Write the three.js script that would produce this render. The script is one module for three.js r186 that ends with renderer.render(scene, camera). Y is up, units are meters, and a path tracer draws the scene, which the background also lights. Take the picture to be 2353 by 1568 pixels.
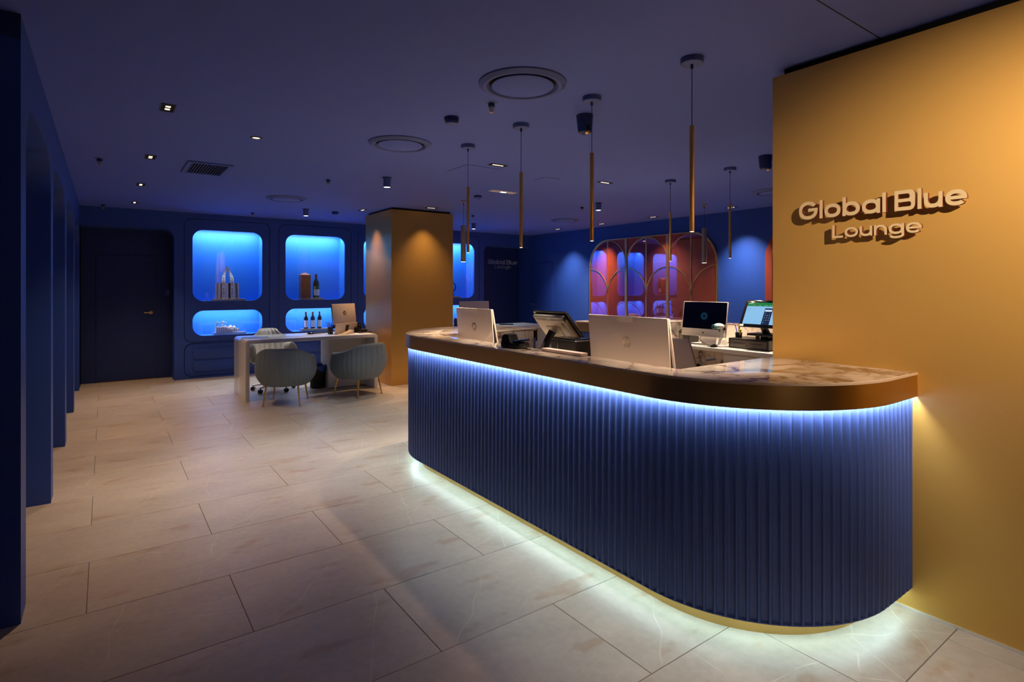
import * as THREE from 'three';
import { RoundedBoxGeometry } from 'three/addons/geometries/RoundedBoxGeometry.js';
import { RectAreaLightUniformsLib } from 'three/addons/lights/RectAreaLightUniformsLib.js';
import { mergeGeometries, toCreasedNormals } from 'three/addons/utils/BufferGeometryUtils.js';
import { ImprovedNoise } from 'three/addons/math/ImprovedNoise.js';

// ---------------------------------------------------------------- camera, exposure, light levels
const IW = 2353, IH = 1568, FPX = 1291.7, HORIZON = 660, FULL_H = 2 * (IH - HORIZON);
const scene = new THREE.Scene();
scene.background = new THREE.Color(0, 0, 0);
const renderer = new THREE.WebGLRenderer({ antialias: true });
renderer.toneMapping = THREE.LinearToneMapping;
renderer.toneMappingExposure = 1.0;
renderer.shadowMap.enabled = true;
RectAreaLightUniformsLib.init();
const camera = new THREE.PerspectiveCamera(2 * Math.atan(FULL_H / 2 / FPX) * 180 / Math.PI, IW / FULL_H, 0.05, 60);
camera.position.set(0, 1.51, 0);
camera.rotation.y = -35.914 * Math.PI / 180;
camera.setViewOffset(IW, FULL_H, 0, FULL_H - IH, IW, IH);   // shift lens: verticals stay upright
scene.add(camera);

const rgb = (r, g, b) => new THREE.Color().setRGB(r, g, b);
const WARM = rgb(1, 0.75, 0.53), AMBER = rgb(1, 0.62, 0.3), NEUTRAL = rgb(1, 0.92, 0.84), COOL = rgb(0.9, 0.97, 1), DAYWHITE = rgb(0.62, 0.95, 1), FLOORWARM = rgb(1, 0.66, 0.38);
const POWER = {                      // candela for the spots, radiance for the strips
  leftDownlight: 11, floorDownlight: 9, cylinder: 10, columnSpot: 12, washer: 19, slot: 13, pendant: 6.5, thickPendant: 5, entrance: 4.5, signSpot: 46,
  counterTop: 230, counterFoot: 29, niche: 350, emergency: 5,
};

// ---------------------------------------------------------------- helpers
const PI = Math.PI, V = (x, y, z) => new THREE.Vector3(x, y, z);
let seed = 7; const rnd = () => ((seed = (seed * 16807) % 2147483647) / 2147483647);
const used = {};
const numbered = (n) => { const k = used[n] = (used[n] ?? -1) + 1; return k ? `${n}_${String(k).padStart(3, '0')}` : n; };
function clean(g) { const o = g.index ? g.toNonIndexed() : g.clone(); for (const k of Object.keys(o.attributes)) if (!['position', 'normal', 'uv'].includes(k)) o.deleteAttribute(k); o.morphAttributes = {}; o.clearGroups(); return o; }
const merge = (...gs) => gs.flat().length === 1 ? clean(gs.flat()[0]) : mergeGeometries(gs.flat().map(clean));
const at = (g, x = 0, y = 0, z = 0) => g.translate(x, y, z);
const box = (w, h, d, x = 0, y = 0, z = 0, r = 0) => at(r ? new RoundedBoxGeometry(w, h, d, 2, r) : new THREE.BoxGeometry(w, h, d), x, y, z);
const bx = (x0, x1, y0, y1, z0, z1, r = 0) => box(x1 - x0, y1 - y0, z1 - z0, (x0 + x1) / 2, (y0 + y1) / 2, (z0 + z1) / 2, r);
const cyl = (r0, r1, h, x = 0, y = 0, z = 0, n = 24) => at(new THREE.CylinderGeometry(r0, r1, h, n), x, y, z);
const lathe = (pts, n = 32) => toCreasedNormals(new THREE.LatheGeometry(pts.map(([r, y]) => new THREE.Vector2(r, y)), n), 0.6);
const tube = (pts, r, n = 32, m = 8, closed = false) => new THREE.TubeGeometry(new THREE.CatmullRomCurve3(pts.map((p) => V(...p)), closed), n, r, m, closed);
const rod = (a, b, r, r2 = r, m = 8) => { const A = V(...a), B = V(...b), g = new THREE.CylinderGeometry(r2, r, A.distanceTo(B), m); g.applyQuaternion(new THREE.Quaternion().setFromUnitVectors(V(0, 1, 0), B.clone().sub(A).normalize())); const c = A.add(B).multiplyScalar(0.5); return at(g, c.x, c.y, c.z); };
function rr(x0, y0, x1, y1, r, P = THREE.Shape) {           // rounded rectangle, r one radius or [bl, br, tr, tl]
  const [bl, br, tr, tl] = Array.isArray(r) ? r : [r, r, r, r], s = new P();
  s.moveTo(x0 + bl, y0); s.lineTo(x1 - br, y0); if (br) s.absarc(x1 - br, y0 + br, br, -PI / 2, 0); s.lineTo(x1, y1 - tr); if (tr) s.absarc(x1 - tr, y1 - tr, tr, 0, PI / 2);
  s.lineTo(x0 + tl, y1); if (tl) s.absarc(x0 + tl, y1 - tl, tl, PI / 2, PI); s.lineTo(x0, y0 + bl); if (bl) s.absarc(x0 + bl, y0 + bl, bl, PI, 1.5 * PI); return s;
}
function ext(shape, depth, bevel = 0, seg = 12) {
  const g = new THREE.ExtrudeGeometry(shape, { depth: depth - 2 * bevel, bevelEnabled: bevel > 0, bevelThickness: bevel, bevelSize: bevel, bevelOffset: -bevel, bevelSegments: 2, curveSegments: seg });
  if (bevel) g.translate(0, 0, bevel);
  return toCreasedNormals(g, 0.6);
}
function shade(m) { m.castShadow = m.receiveShadow = true; return m; }
function part(name, geo, mat, parent) { const m = shade(new THREE.Mesh(geo, mat)); m.name = name; parent.add(m); return m; }
function thing(name, label, category, pos = [0, 0, 0], turn = 0, group) {
  const o = new THREE.Group(); o.name = numbered(name); o.position.set(...pos); o.rotation.y = turn; o.userData = { label, category }; if (group) o.userData.group = group; scene.add(o); return o;
}
function solo(name, geo, mat, label, category, pos = [0, 0, 0], turn = 0, group) {
  const m = shade(new THREE.Mesh(geo, mat)); m.name = numbered(name); m.position.set(...pos); m.rotation.y = turn; m.userData = { label, category }; if (group) m.userData.group = group; scene.add(m); return m;
}
function struct(name, geo, mat, label) { const m = geo ? shade(new THREE.Mesh(geo, mat)) : new THREE.Group(); m.name = numbered(name); m.userData = { kind: 'structure' }; if (label) m.userData.label = label; scene.add(m); return m; }
function copyOf(o, pos, turn, label) { const c = o.clone(); c.name = numbered(o.name.replace(/_\d{3}$/, '')); c.position.set(...pos); c.rotation.y = turn; c.userData = { ...o.userData, label }; scene.add(c); return c; }
function spot(parent, [x, y, z], [tx, ty, tz], color, cd, angle, penumbra = 0.8, size = 1) {
  const l = new THREE.SpotLight(color, cd, 0, angle * PI / 180, penumbra, 2); l.name = 'lamp'; l.position.set(x, y, z); l.target.position.set(tx, ty, tz);
  l.castShadow = true; l.shadow.radius = size; l.shadow.mapSize.set(512, 512); parent.add(l, l.target); return l;
}
function strip(parent, [x, y, z], along, len, width, color, radiance, normal = [0, -1, 0]) {   // a strip of light; along = its long axis
  const l = new THREE.RectAreaLight(color, radiance, len, width); l.name = 'strip_light';
  const n = V(...normal).normalize(), u = V(...along).normalize(), zAxis = n.clone().negate(), w = zAxis.clone().cross(u);
  l.quaternion.setFromRotationMatrix(new THREE.Matrix4().makeBasis(u, w, zAxis)); l.position.set(x, y, z); parent.add(l); return l;
}

// ---------------------------------------------------------------- textures
const noise = new ImprovedNoise();
const fbm = (x, y, z, o = 4) => { let s = 0, a = 0.5; for (let i = 0; i < o; i++) { s += a * noise.noise(x, y, z + i * 7.3); x *= 2.03; y *= 2.03; a *= 0.5; } return s; };
const clamp = THREE.MathUtils.clamp, smooth = THREE.MathUtils.smoothstep;
function pixels(w, h, fn, srgb = true) {
  const d = new Uint8Array(w * h * 4);
  for (let y = 0; y < h; y++) for (let x = 0; x < w; x++) { const c = fn(x / w, y / h), o = (y * w + x) * 4; d[o] = clamp(c[0], 0, 255); d[o + 1] = clamp(c[1], 0, 255); d[o + 2] = clamp(c[2], 0, 255); d[o + 3] = 255; }
  const t = new THREE.DataTexture(d, w, h); t.magFilter = THREE.LinearFilter; t.minFilter = THREE.LinearMipmapLinearFilter; t.wrapS = t.wrapT = THREE.RepeatWrapping; if (srgb) t.colorSpace = THREE.SRGBColorSpace; t.needsUpdate = true; return t;
}
function canvasTex(w, h, draw) { const c = document.createElement('canvas'); c.width = w; c.height = h; draw(c.getContext('2d'), w, h); const t = new THREE.CanvasTexture(c); t.colorSpace = THREE.SRGBColorSpace; return t; }
const STONE_SIZE = 2.4;
const veins = []; for (let i = 0; i < 16; i++) veins.push([rnd(), rnd(), rnd() * PI, 0.08 + rnd() * 0.16, rnd() * 50]);
const stoneTex = pixels(1024, 1024, (u, v) => {
  const big = fbm(u * 5, v * 9, 1.5), fine = fbm(u * 60, v * 60, 4, 3), grain = noise.noise(u * 420, v * 420, 9), rust = smooth(fbm(u * 7 + 20, v * 16, 8), 0.16, 0.42);
  let r = 182 + big * 22 + fine * 12 + grain * 7, g = 172 + big * 22 + fine * 12 + grain * 7, b = 160 + big * 22 + fine * 12 + grain * 7;
  r -= rust * 10; g -= rust * 20; b -= rust * 27;
  for (const [cx, cy, a, len, z] of veins) {
    const dx = u - cx, dy = v - cy; if (Math.abs(dx) > len || Math.abs(dy) > len) continue;
    const s = dx * Math.cos(a) + dy * Math.sin(a), d = -dx * Math.sin(a) + dy * Math.cos(a) + 0.012 * noise.noise(s * 14, z, 0);
    if (Math.abs(s) < len) { const k = Math.exp(-((d / 0.0011) ** 2)) * smooth(len - Math.abs(s), 0, 0.05) * clamp(0.55 + 0.9 * noise.noise(s * 22, z, 3), 0, 1); r += k * 30; g += k * 31; b += k * 33; }
  }
  return [r, g, b];
});
const stoneBump = pixels(512, 512, (u, v) => { const h = 128 + 90 * fbm(u * 40, v * 70, 2, 4); return [h, h, h]; }, false);
const marbleTex = pixels(1024, 1024, (u, v) => {
  const wx = fbm(u * 3.1, v * 3.1, 5), wy = fbm(u * 3.1 + 9, v * 3.1, 15);
  const a = Math.abs(fbm(u * 2.2 + wx * 1.3, v * 3.4 + wy * 1.3, 2)), b = Math.abs(fbm(u * 5 + wy * 1.1, v * 4 + wx, 22)), big = fbm(u * 2, v * 2, 31);
  const k = Math.exp(-a * 26) * 0.95 + Math.exp(-b * 42) * 0.45, tone = smooth(big, -0.3, 0.35);
  const vr = 120 - 25 * tone, vg = 78 + 10 * tone, vb = 52 + 40 * tone;
  return [226 + big * 18, 214 + big * 18, 200 + big * 20].map((c, i) => THREE.MathUtils.lerp(c, [vr, vg, vb][i], clamp(k, 0, 0.9)));
});
const woodTex = pixels(256, 512, (u, v) => { const w = Math.sin((u * 9 + fbm(u * 3, v * 1.2, 3) * 3) * 6) * 0.5 + 0.5, g = noise.noise(u * 90, v * 5, 1); return [120 + w * 34 + g * 16, 72 + w * 24 + g * 12, 46 + w * 14 + g * 8]; });
const clothTex = pixels(256, 256, (u, v) => { const h = 128 + 55 * fbm(u * 36, v * 18, 3, 3); return [h, h, h]; }, false);
const withRepeat = (t, x, y) => { const c = t.clone(); c.repeat.set(x, y); c.wrapS = c.wrapT = THREE.RepeatWrapping; return c; };

// ---------------------------------------------------------------- materials
const std = (c, roughness, more = {}) => new THREE.MeshStandardMaterial({ color: Array.isArray(c) ? rgb(...c) : c, roughness, ...more });
const phys = (c, roughness, more = {}) => new THREE.MeshPhysicalMaterial({ color: Array.isArray(c) ? rgb(...c) : c, roughness, ...more });
const glow = (c, k) => new THREE.MeshStandardMaterial({ color: rgb(0, 0, 0), emissive: c, emissiveIntensity: k, roughness: 1 });
const M = {
  paint: std([0.02, 0.068, 0.34], 0.5), ceiling: std([0.095, 0.15, 0.55], 0.75), ceilingPart: std([0.06, 0.1, 0.34], 0.55), navy: std([0.008, 0.025, 0.13], 0.45),
  stone: std([0.93, 0.87, 0.8], 0.42, { map: stoneTex, bumpMap: stoneBump, bumpScale: 0.0012 }), grout: std([0.13, 0.1, 0.08], 0.9),
  marble: phys([1, 1, 1], 0.1, { map: withRepeat(marbleTex, 0.7, 0.7), clearcoat: 0.4, clearcoatRoughness: 0.05 }), marbleEdge: std([0.6, 0.46, 0.34], 0.35),
  goldWall: phys([0.74, 0.43, 0.11], 0.42, { metalness: 0.85, anisotropy: 0.5 }),
  goldSheet: phys([0.74, 0.45, 0.12], 0.55, { metalness: 0.7, anisotropy: 0.5 }),
  goldBand: phys([0.6, 0.37, 0.13], 0.3, { metalness: 1, anisotropy: 0.7, anisotropyRotation: PI / 2 }),
  lampGold: std([0.78, 0.46, 0.13], 0.38, { metalness: 0.55 }), brass: std([0.78, 0.5, 0.17], 0.3, { metalness: 1 }), brassSatin: std([0.7, 0.44, 0.17], 0.42, { metalness: 1 }), pale: std([0.62, 0.48, 0.3], 0.4, { metalness: 0.85 }),
  flute: std([0.055, 0.1, 0.33], 0.42), black: std([0.008, 0.008, 0.009], 0.4), blackGloss: std([0.006, 0.006, 0.007], 0.12), darkGap: std([0.004, 0.004, 0.005], 0.9),
  white: std([0.78, 0.76, 0.74], 0.12), whiteMatt: std([0.74, 0.7, 0.65], 0.45), cream: std([0.66, 0.55, 0.47], 0.42), aio: std([0.7, 0.62, 0.57], 0.32), creamFabric: std([0.62, 0.56, 0.48], 0.85, { bumpMap: clothTex, bumpScale: 0.001 }),
  velvet: phys([0.19, 0.245, 0.275], 0.75, { sheen: 0.6, sheenColor: rgb(0.5, 0.62, 0.7), sheenRoughness: 0.4, bumpMap: clothTex, bumpScale: 0.0008 }),
  greyFabric: std([0.2, 0.23, 0.26], 0.85), chrome: std([0.6, 0.6, 0.62], 0.15, { metalness: 1 }), darkChrome: std([0.32, 0.29, 0.25], 0.16, { metalness: 1 }), silver: std([0.78, 0.74, 0.7], 0.32, { metalness: 0.7 }),
  glass: phys([0.97, 0.98, 1], 0, { transmission: 1, thickness: 0, ior: 1.45 }), paper: std([0.8, 0.78, 0.76], 0.8), letter: std([0.78, 0.62, 0.36], 0.45), letterSide: std([0.16, 0.02, 0.012], 0.5), signGrey: std([0.3, 0.36, 0.46], 0.5),
  redMirror: phys([0.24, 0.05, 0.03], 0.03, { ior: 5.5, specularColor: rgb(1, 0.5, 0.72) }), redPaint: std([0.33, 0.045, 0.02], 0.5), redDark: std([0.16, 0.02, 0.012], 0.35),
  wood: std([1, 1, 1], 0.4, { map: woodTex }), bottle: phys([0.006, 0.007, 0.006], 0.06, { clearcoat: 0.6 }), capsule: std([0.16, 0.012, 0.03], 0.35), teal: std([0.02, 0.2, 0.24], 0.4),
  plinthGold: std([0.5, 0.38, 0.2], 0.3, { metalness: 0.8 }), plinthSteel: std([0.45, 0.48, 0.52], 0.25, { metalness: 0.7 }), niche: std([0.008, 0.17, 0.7], 0.6), bin: std([0.008, 0.008, 0.009], 0.5),
  ledTop: glow(COOL, 9), ledFoot: glow(DAYWHITE, 6), ledNiche: glow(COOL, 5), lampWarm: glow(WARM, 7), lampWhite: glow(NEUTRAL, 9), cell: glow(WARM, 1.6),
};

// ---------------------------------------------------------------- the room: metres, x along the back wall, -z away from the camera's side
const H = 2.73, ZB = -10.56, ZR = -11.0, XL = -0.305, XR = 8.17, XG = 3.052, XW = -1.3, ZN = 3.0;
// floor: a bed of grout with every stone slab laid on it
const floor = struct('floor', bx(XW - 0.1, XR + 0.1, -0.12, -0.0016, ZR - 0.1, ZN + 0.1), M.grout);
{
  const L = 1.2, D = 0.6, J = 0.0016, cache = new Map(), offs = [[0, 0], [1.1, 0.3], [0.3, 0.9], [0.9, 1.5], [0.1, 1.7], [1.15, 1.1], [0.6, 0.45], [0.75, 1.8]];
  const slab = (w, d, k) => {
    const key = [w.toFixed(3), d.toFixed(3), k].join(); if (cache.has(key)) return cache.get(key);
    const e = 0.0012, X = w / 2 - J, Z = d / 2 - J, ring = (x, y, z) => [[-x, y, z], [x, y, z], [x, y, -z], [-x, y, -z]], R = [ring(X - e, 0, Z - e), ring(X, -e, Z), ring(X, -0.012, Z)], p = [], uv = [];
    const tri = (...v) => { for (const q of v) { p.push(...q); uv.push((offs[k][0] + q[0] + w / 2) / STONE_SIZE, (offs[k][1] + q[2] + d / 2) / STONE_SIZE); } };
    tri(R[0][0], R[0][1], R[0][2]); tri(R[0][0], R[0][2], R[0][3]);
    for (let r = 0; r < 2; r++) for (let i = 0; i < 4; i++) { const j = (i + 1) % 4; tri(R[r][i], R[r + 1][i], R[r + 1][j]); tri(R[r][i], R[r + 1][j], R[r][j]); }
    const g = new THREE.BufferGeometry(); g.setAttribute('position', new THREE.Float32BufferAttribute(p, 3)); g.setAttribute('uv', new THREE.Float32BufferAttribute(uv, 2)); g.computeVertexNormals(); cache.set(key, g); return g;
  };
  for (let k = -8; k < 17; k++) {
    const z1 = Math.min(ZN, -1.457 - D * k), z0 = Math.max(ZR, -2.057 - D * k); if (z1 - z0 < 0.05) continue;
    const start = k % 2 === 0 ? 0.529 : 1.13;
    for (let n = -3; n < 8; n++) {
      const x0 = Math.max(XW, start + L * (n - 1)), x1 = Math.min(XR, start + L * n); if (x1 - x0 < 0.05) continue;
      const m = part('tile', slab(x1 - x0, z1 - z0, Math.floor(rnd() * offs.length)), M.stone, floor); m.position.set((x0 + x1) / 2, 0, (z0 + z1) / 2);
      m.position.y = -0.0004 * rnd();
    }
  }
}
struct('ceiling', bx(XW - 0.1, XR + 0.1, H, H + 0.12, ZR - 0.1, ZN + 0.1), M.ceiling);
struct('wall_far_left', bx(XW - 0.1, XW, 0, H, ZR, ZN), M.paint);
struct('wall_front', bx(XW - 0.1, XR + 0.1, 0, H, ZN, ZN + 0.1), M.paint);

// left wall: deep piers with rounded-top openings between them
{
  const s = new THREE.Shape(), open = [[-10.33, -8.8], [-8.58, -7.02], [-6.79, -5.265], [-5.066, -3.53]], top = 2.415, r = 0.3;    // along z, height
  s.moveTo(-11.0, 0);
  for (const [a, b] of open) { s.lineTo(a, 0); s.lineTo(a, top - r); s.absarc(a + r, top - r, r, PI, PI / 2, true); s.lineTo(b - r, top); s.absarc(b - r, top - r, r, PI / 2, 0, true); s.lineTo(b, 0); }
  s.lineTo(-3.33, 0); s.lineTo(-3.33, H); s.lineTo(-11.0, H); s.lineTo(-11.0, 0);
  const g = ext(s, XL - XW, 0, 10); g.rotateY(-PI / 2); g.translate(XL, 0, 0);          // shape x -> z, depth -> -x
  const w = struct('wall_left', g, M.paint);
  part('cornice', bx(XW, XL + 0.001, H - 0.105, H, -3.33, -3.318), M.navy, w);
}

// back wall: facing with openings for the two door recesses and the display cabinets, and the wall behind
const BAYS = [[1.046, 2.362], [2.508, 3.833], [3.962, 5.287], [5.425, 6.748]];
{
  const s = new THREE.Shape();
  s.moveTo(XL, 0); s.lineTo(XL, 2.445); s.lineTo(0.905 - 0.16, 2.445); s.absarc(0.905 - 0.16, 2.285, 0.16, PI / 2, 0, true); s.lineTo(0.905, 0); s.lineTo(6.872, 0); s.lineTo(6.872, 2.285);
  s.absarc(7.032, 2.285, 0.16, PI, PI / 2, true); s.lineTo(XR, 2.445); s.lineTo(XR, H); s.lineTo(XL - 0.3, H); s.lineTo(XL - 0.3, 0); s.lineTo(XL, 0);
  for (const [a, b] of BAYS) { s.holes.push(rr(a, 0.6, b, 2.636, 0.12, THREE.Path), rr(a, 0.03, b, 0.588, 0.12, THREE.Path)); }
  const w = struct('wall_back', at(ext(s, ZB - ZR, 0, 8), 0, 0, ZR), M.paint);
  part('backing', bx(XW, XR + 0.1, 0, H, ZR - 0.1, ZR), M.navy, w);
}
struct('wall_right', bx(XR, XR + 0.12, 0, H, ZR, ZN), M.paint);

// flush door in the left recess
{
  const d = struct('door_1', null, null, 'flush navy door in the left recess with a brass lever');
  part('door_leaf', bx(-0.116, 0.689, 0.012, 2.02, ZR, ZR + 0.008, 0.003), M.navy, d);
  part('threshold', bx(-0.1, 0.685, 0.001, 0.007, ZR, ZR + 0.03), M.brass, d);
  const h = part('door_handle', merge(at(cyl(0.026, 0.026, 0.012, 0, 0, 0, 20).rotateX(PI / 2), 0.616, 1.09, ZR + 0.014), at(cyl(0.01, 0.01, 0.05, 0, 0, 0, 12).rotateX(PI / 2), 0.616, 1.09, ZR + 0.04), bx(0.515, 0.626, 1.082, 1.098, ZR + 0.055, ZR + 0.069, 0.006)), M.brass, d);
  h.userData.label = 'brass lever handle';
}
solo('card_reader', merge(bx(-0.03, 0.03, -0.05, 0.05, 0, 0.018, 0.006), bx(-0.014, 0.014, -0.03, 0.01, 0.017, 0.02)), M.ceilingPart, 'small access card reader on the wall right of the left flush door', 'reader', [0.85, 1.42, ZR]);
// door in the right wall with a rounded upper corner
{
  const d = struct('door_2', null, null, 'flush blue door in the right wall near the far corner');
  const g = ext(rr(-10.5, 0.012, -9.72, 2.07, [0, 0, 0.002, 0.09]), 0.01, 0.003, 8); g.rotateY(-PI / 2); g.translate(XR, 0, 0);
  part('door_leaf', g, M.paint, d);
  part('door_handle', merge(bx(XR - 0.05, XR - 0.008, 1.105, 1.125, -10.44, -10.42, 0.004), bx(XR - 0.062, XR - 0.048, 1.105, 1.125, -10.44, -10.32, 0.005)), M.brass, d);
}

// display cabinets
function cabinet(k, label, names) {
  const [a, b] = BAYS[k], g = 0.007, c = thing('display_cabinet', label, 'cabinet', [0, 0, 0], 0, 'display cabinets along the back wall');
  const n0 = a + 0.122, n1 = b - 0.122, up = [1.277, 2.46], lo = [0.7, 1.118], zf = ZB - 0.006, zb = zf - 0.385;
  const face = rr(a + g, 0.6 + g, b - g, 2.636 - g, 0.115);
  face.holes.push(rr(n0, up[0], n1, up[1], 0.165, THREE.Path), rr(n0, lo[0], n1, lo[1], 0.165, THREE.Path));
  part('face_panel', at(ext(face, 0.028, 0, 10), 0, 0, zf - 0.028), M.paint, c);
  const base = part('base_panel', at(ext(rr(a + g, 0.03 + g, b - g, 0.588 - g, 0.115), 0.024, 0.003, 8), 0, 0, zf - 0.028), M.paint, c);
  for (const y of [0.318, 0.114]) part('drawer_front', at(ext(rr(a + 0.125, y, b - 0.125, y + 0.18, 0.05), 0.016, 0.004, 6), 0, 0, zf - 0.006), M.paint, base);
  for (const [y0, y1, k2] of [[...up, 1], [...lo, 0.55]]) {
    const e = 0.02, x0 = n0 - e, x1 = n1 + e, Y0 = y0 - 0.004, Y1 = y1 + 0.05;
    part('niche_liner', merge(bx(x0 - 0.01, x0, Y0, Y1, zb, zf - 0.028), bx(x1, x1 + 0.01, Y0, Y1, zb, zf - 0.028), bx(x0, x1, Y1, Y1 + 0.01, zb, zf - 0.028), bx(x0, x1, Y0 - 0.01, Y0, zb, zf - 0.028), bx(x0, x1, Y0, Y1, zb - 0.01, zb)), M.niche, c);
    const led = part('led_light', bx(x0 + 0.03, x1 - 0.03, Y1 - 0.008, Y1 - 0.001, zb + 0.155, zb + 0.17), M.ledNiche, c);
    strip(c, [(x0 + x1) / 2, Y1 - 0.01, zb + 0.162], [1, 0, 0], x1 - x0 - 0.06, 0.014, COOL, POWER.niche * k2);
    part('glass_pane', bx(n0 - 0.01, n1 + 0.01, y0 - 0.01, y1 + 0.01, zf - 0.0345, zf - 0.0285), M.glass, c);
  }
  return c;
}
cabinet(0, 'blue display cabinet with the striped tote bag above a pair of sandals', 0);
cabinet(1, 'blue display cabinet holding a wooden case and wine bottles', 0);
cabinet(2, 'blue display cabinet mostly hidden behind the gold column', 0);
cabinet(3, 'blue display cabinet right of the gold column with a black handbag', 0);

// gold sheet-metal wall and column, each with a dark gap under the ceiling
{
  const w = struct('wall_gold', bx(XG, XG + 0.2, 0.006, 2.69, -1.706, ZN - 0.01), M.goldSheet, 'brushed gold wall at the right end of the counter');
  part('shadow_gap', bx(XG + 0.04, XG + 0.16, 2.69, H, -1.66, ZN), M.darkGap, w);
  part('skirting', bx(XG - 0.006, XG, 0.0, 0.012, -1.706, ZN - 0.01), M.silver, w);
  const c = struct('column', bx(3.535, 4.61, 0, 2.7, -9.05, -8.01), M.goldWall, 'square column clad in brushed gold metal');
  part('shadow_gap', bx(3.57, 4.575, 2.7, H, -9.01, -8.05), M.darkGap, c);
}
// raised lettering: wide geometric letters drawn as strokes in units of the capital height
function glyph(ch, t) {
  const X = 0.74, S = [], bar = (x0, y0, x1, y1) => { const s = new THREE.Shape(); s.moveTo(x0, y0); s.lineTo(x1, y0); s.lineTo(x1, y1); s.lineTo(x0, y1); s.lineTo(x0, y0); S.push(s); };
  const pt = (cx, cy, rx, ry, a) => { const c = Math.cos(a), q = Math.sin(a), e = (v) => Math.sign(v) * Math.abs(v) ** 0.9; return [cx + rx * e(c), cy + ry * e(q)]; };
  const arc = (cx, cy, rx, ry, d0, d1) => { const n = 44, s = new THREE.Shape(), a = (i) => (d0 + (d1 - d0) * i / n) * PI / 180; s.moveTo(...pt(cx, cy, rx, ry, a(0))); for (let i = 1; i <= n; i++) s.lineTo(...pt(cx, cy, rx, ry, a(i))); for (let i = n; i >= 0; i--) s.lineTo(...pt(cx, cy, rx - t * 1.08, ry - t, a(i))); s.lineTo(...pt(cx, cy, rx, ry, a(0))); S.push(s); };
  const oval = (cx, cy, rx, ry) => { const s = new THREE.Shape(), h = new THREE.Path(); for (let i = 0; i <= 48; i++) { const a = i / 48 * 2 * PI; i ? s.lineTo(...pt(cx, cy, rx, ry, a)) : s.moveTo(...pt(cx, cy, rx, ry, a)); i ? h.lineTo(...pt(cx, cy, rx - t * 1.08, ry - t, a)) : h.moveTo(...pt(cx, cy, rx - t * 1.08, ry - t, a)); } s.holes.push(h); S.push(s); };
  const R = X / 2, rx = 0.5; let w = 2 * rx;
  if (ch === 'o') oval(rx, R, rx, R);
  if (ch === 'l') { bar(0, 0, t, 1); w = t; }
  if (ch === 'b') { oval(rx + 0.03, R, rx, R); bar(0, 0, t, 1); w += 0.03; }
  if (ch === 'a') { oval(rx, R, rx, R); bar(w + 0.02 - t, 0, w + 0.02, X); w += 0.02; }
  if (ch === 'e') { arc(rx, R, rx, R, 0, 318); bar(t * 0.6, R - t * 0.42, w - 0.004, R + t * 0.42); }
  if (ch === 'G') { arc(0.62, 0.5, 0.62, 0.5, 36, 352); bar(0.62, 0.43, 1.235, 0.43 + t * 0.95); w = 1.24; }
  if (ch === 'B') { const s = rr(0, 0, 1.06, 1, [0.02, 0.27, 0.25, 0.02]); s.holes.push(rr(t, 0.5 + t * 0.42, 0.99 - t, 1 - t * 0.95, [0.01, 0.1, 0.1, 0.01], THREE.Path), rr(t, t * 0.95, 1.06 - t, 0.5 - t * 0.42, [0.01, 0.11, 0.11, 0.01], THREE.Path)); S.push(s); w = 1.06; }
  if (ch === 'u') { bar(0, 0.36, t, X); arc(0.45, 0.38, 0.45, 0.38, 180, 360); bar(0.9 - t, 0, 0.9, X); w = 0.9; }
  if (ch === 'n') { bar(0, 0, t, X); arc(0.45, X - 0.38, 0.45, 0.38, 0, 180); bar(0.9 - t, 0, 0.9, X - 0.36); w = 0.9; }
  if (ch === 'L') { bar(0, 0, t, 1); bar(t, 0, 0.82, t); w = 0.82; }
  if (ch === 'g') { oval(rx, R, rx, R); bar(w + 0.02 - t, -0.06, w + 0.02, X); arc((w + 0.02) / 2, -0.05, (w + 0.02) / 2, 0.25, 205, 360); w += 0.02; }
  return [S, w];
}
function lettering(parent, text, width, cap, depth, stroke, face, side, x0, y0) {     // starts at x0, stands on y0, faces +z
  let pen = 0; const made = [];
  for (const ch of text) { if (ch === ' ') { pen += 0.34; continue; } const [S, w] = glyph(ch, stroke); made.push([S, pen]); pen += w + 0.13; }
  const sx = width / (pen - 0.13), solid = (S, d, z) => merge(S.map((q, i) => at(new THREE.ExtrudeGeometry(q, { depth: d + i * 0.0001, bevelEnabled: false, curveSegments: 8 }).scale(sx, cap, 1), 0, 0, z)));
  for (const [S, p] of made) { const l = part('letter', solid(S, depth, 0), side, parent); l.position.set(x0 + p * sx, y0, 0); part('letter_face', solid(S, 0.002, depth + 0.0004), face, l); }
}
{
  const s = thing('wall_sign', 'cream raised letters reading Global Blue Lounge on the gold wall', 'sign', [XG - 0.03, 0, 0], -PI / 2);
  lettering(s, 'Global Blue', 0.722, 0.094, 0.018, 0.19, M.letter, M.letterSide, -1.532, 1.866);
  lettering(s, 'Lounge', 0.386, 0.066, 0.018, 0.16, M.letter, M.letterSide, -1.362, 1.759);
  for (const z of [-1.5, -1.225, -1.05, -0.83]) part('standoff', at(cyl(0.004, 0.004, 0.03, 0, 0, 0, 8).rotateX(PI / 2), z, 1.885, -0.014), M.letterSide, s);
  const t = thing('recess_sign', 'small grey letters reading Global Blue Lounge in the dark right recess', 'sign', [0, 0, ZR]);
  lettering(t, 'Global Blue', 0.85, 0.108, 0.006, 0.18, M.signGrey, M.signGrey, 7.265, 2.052);
  lettering(t, 'Lounge', 0.455, 0.078, 0.006, 0.12, M.signGrey, M.signGrey, 7.463, 1.955);
}

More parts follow.
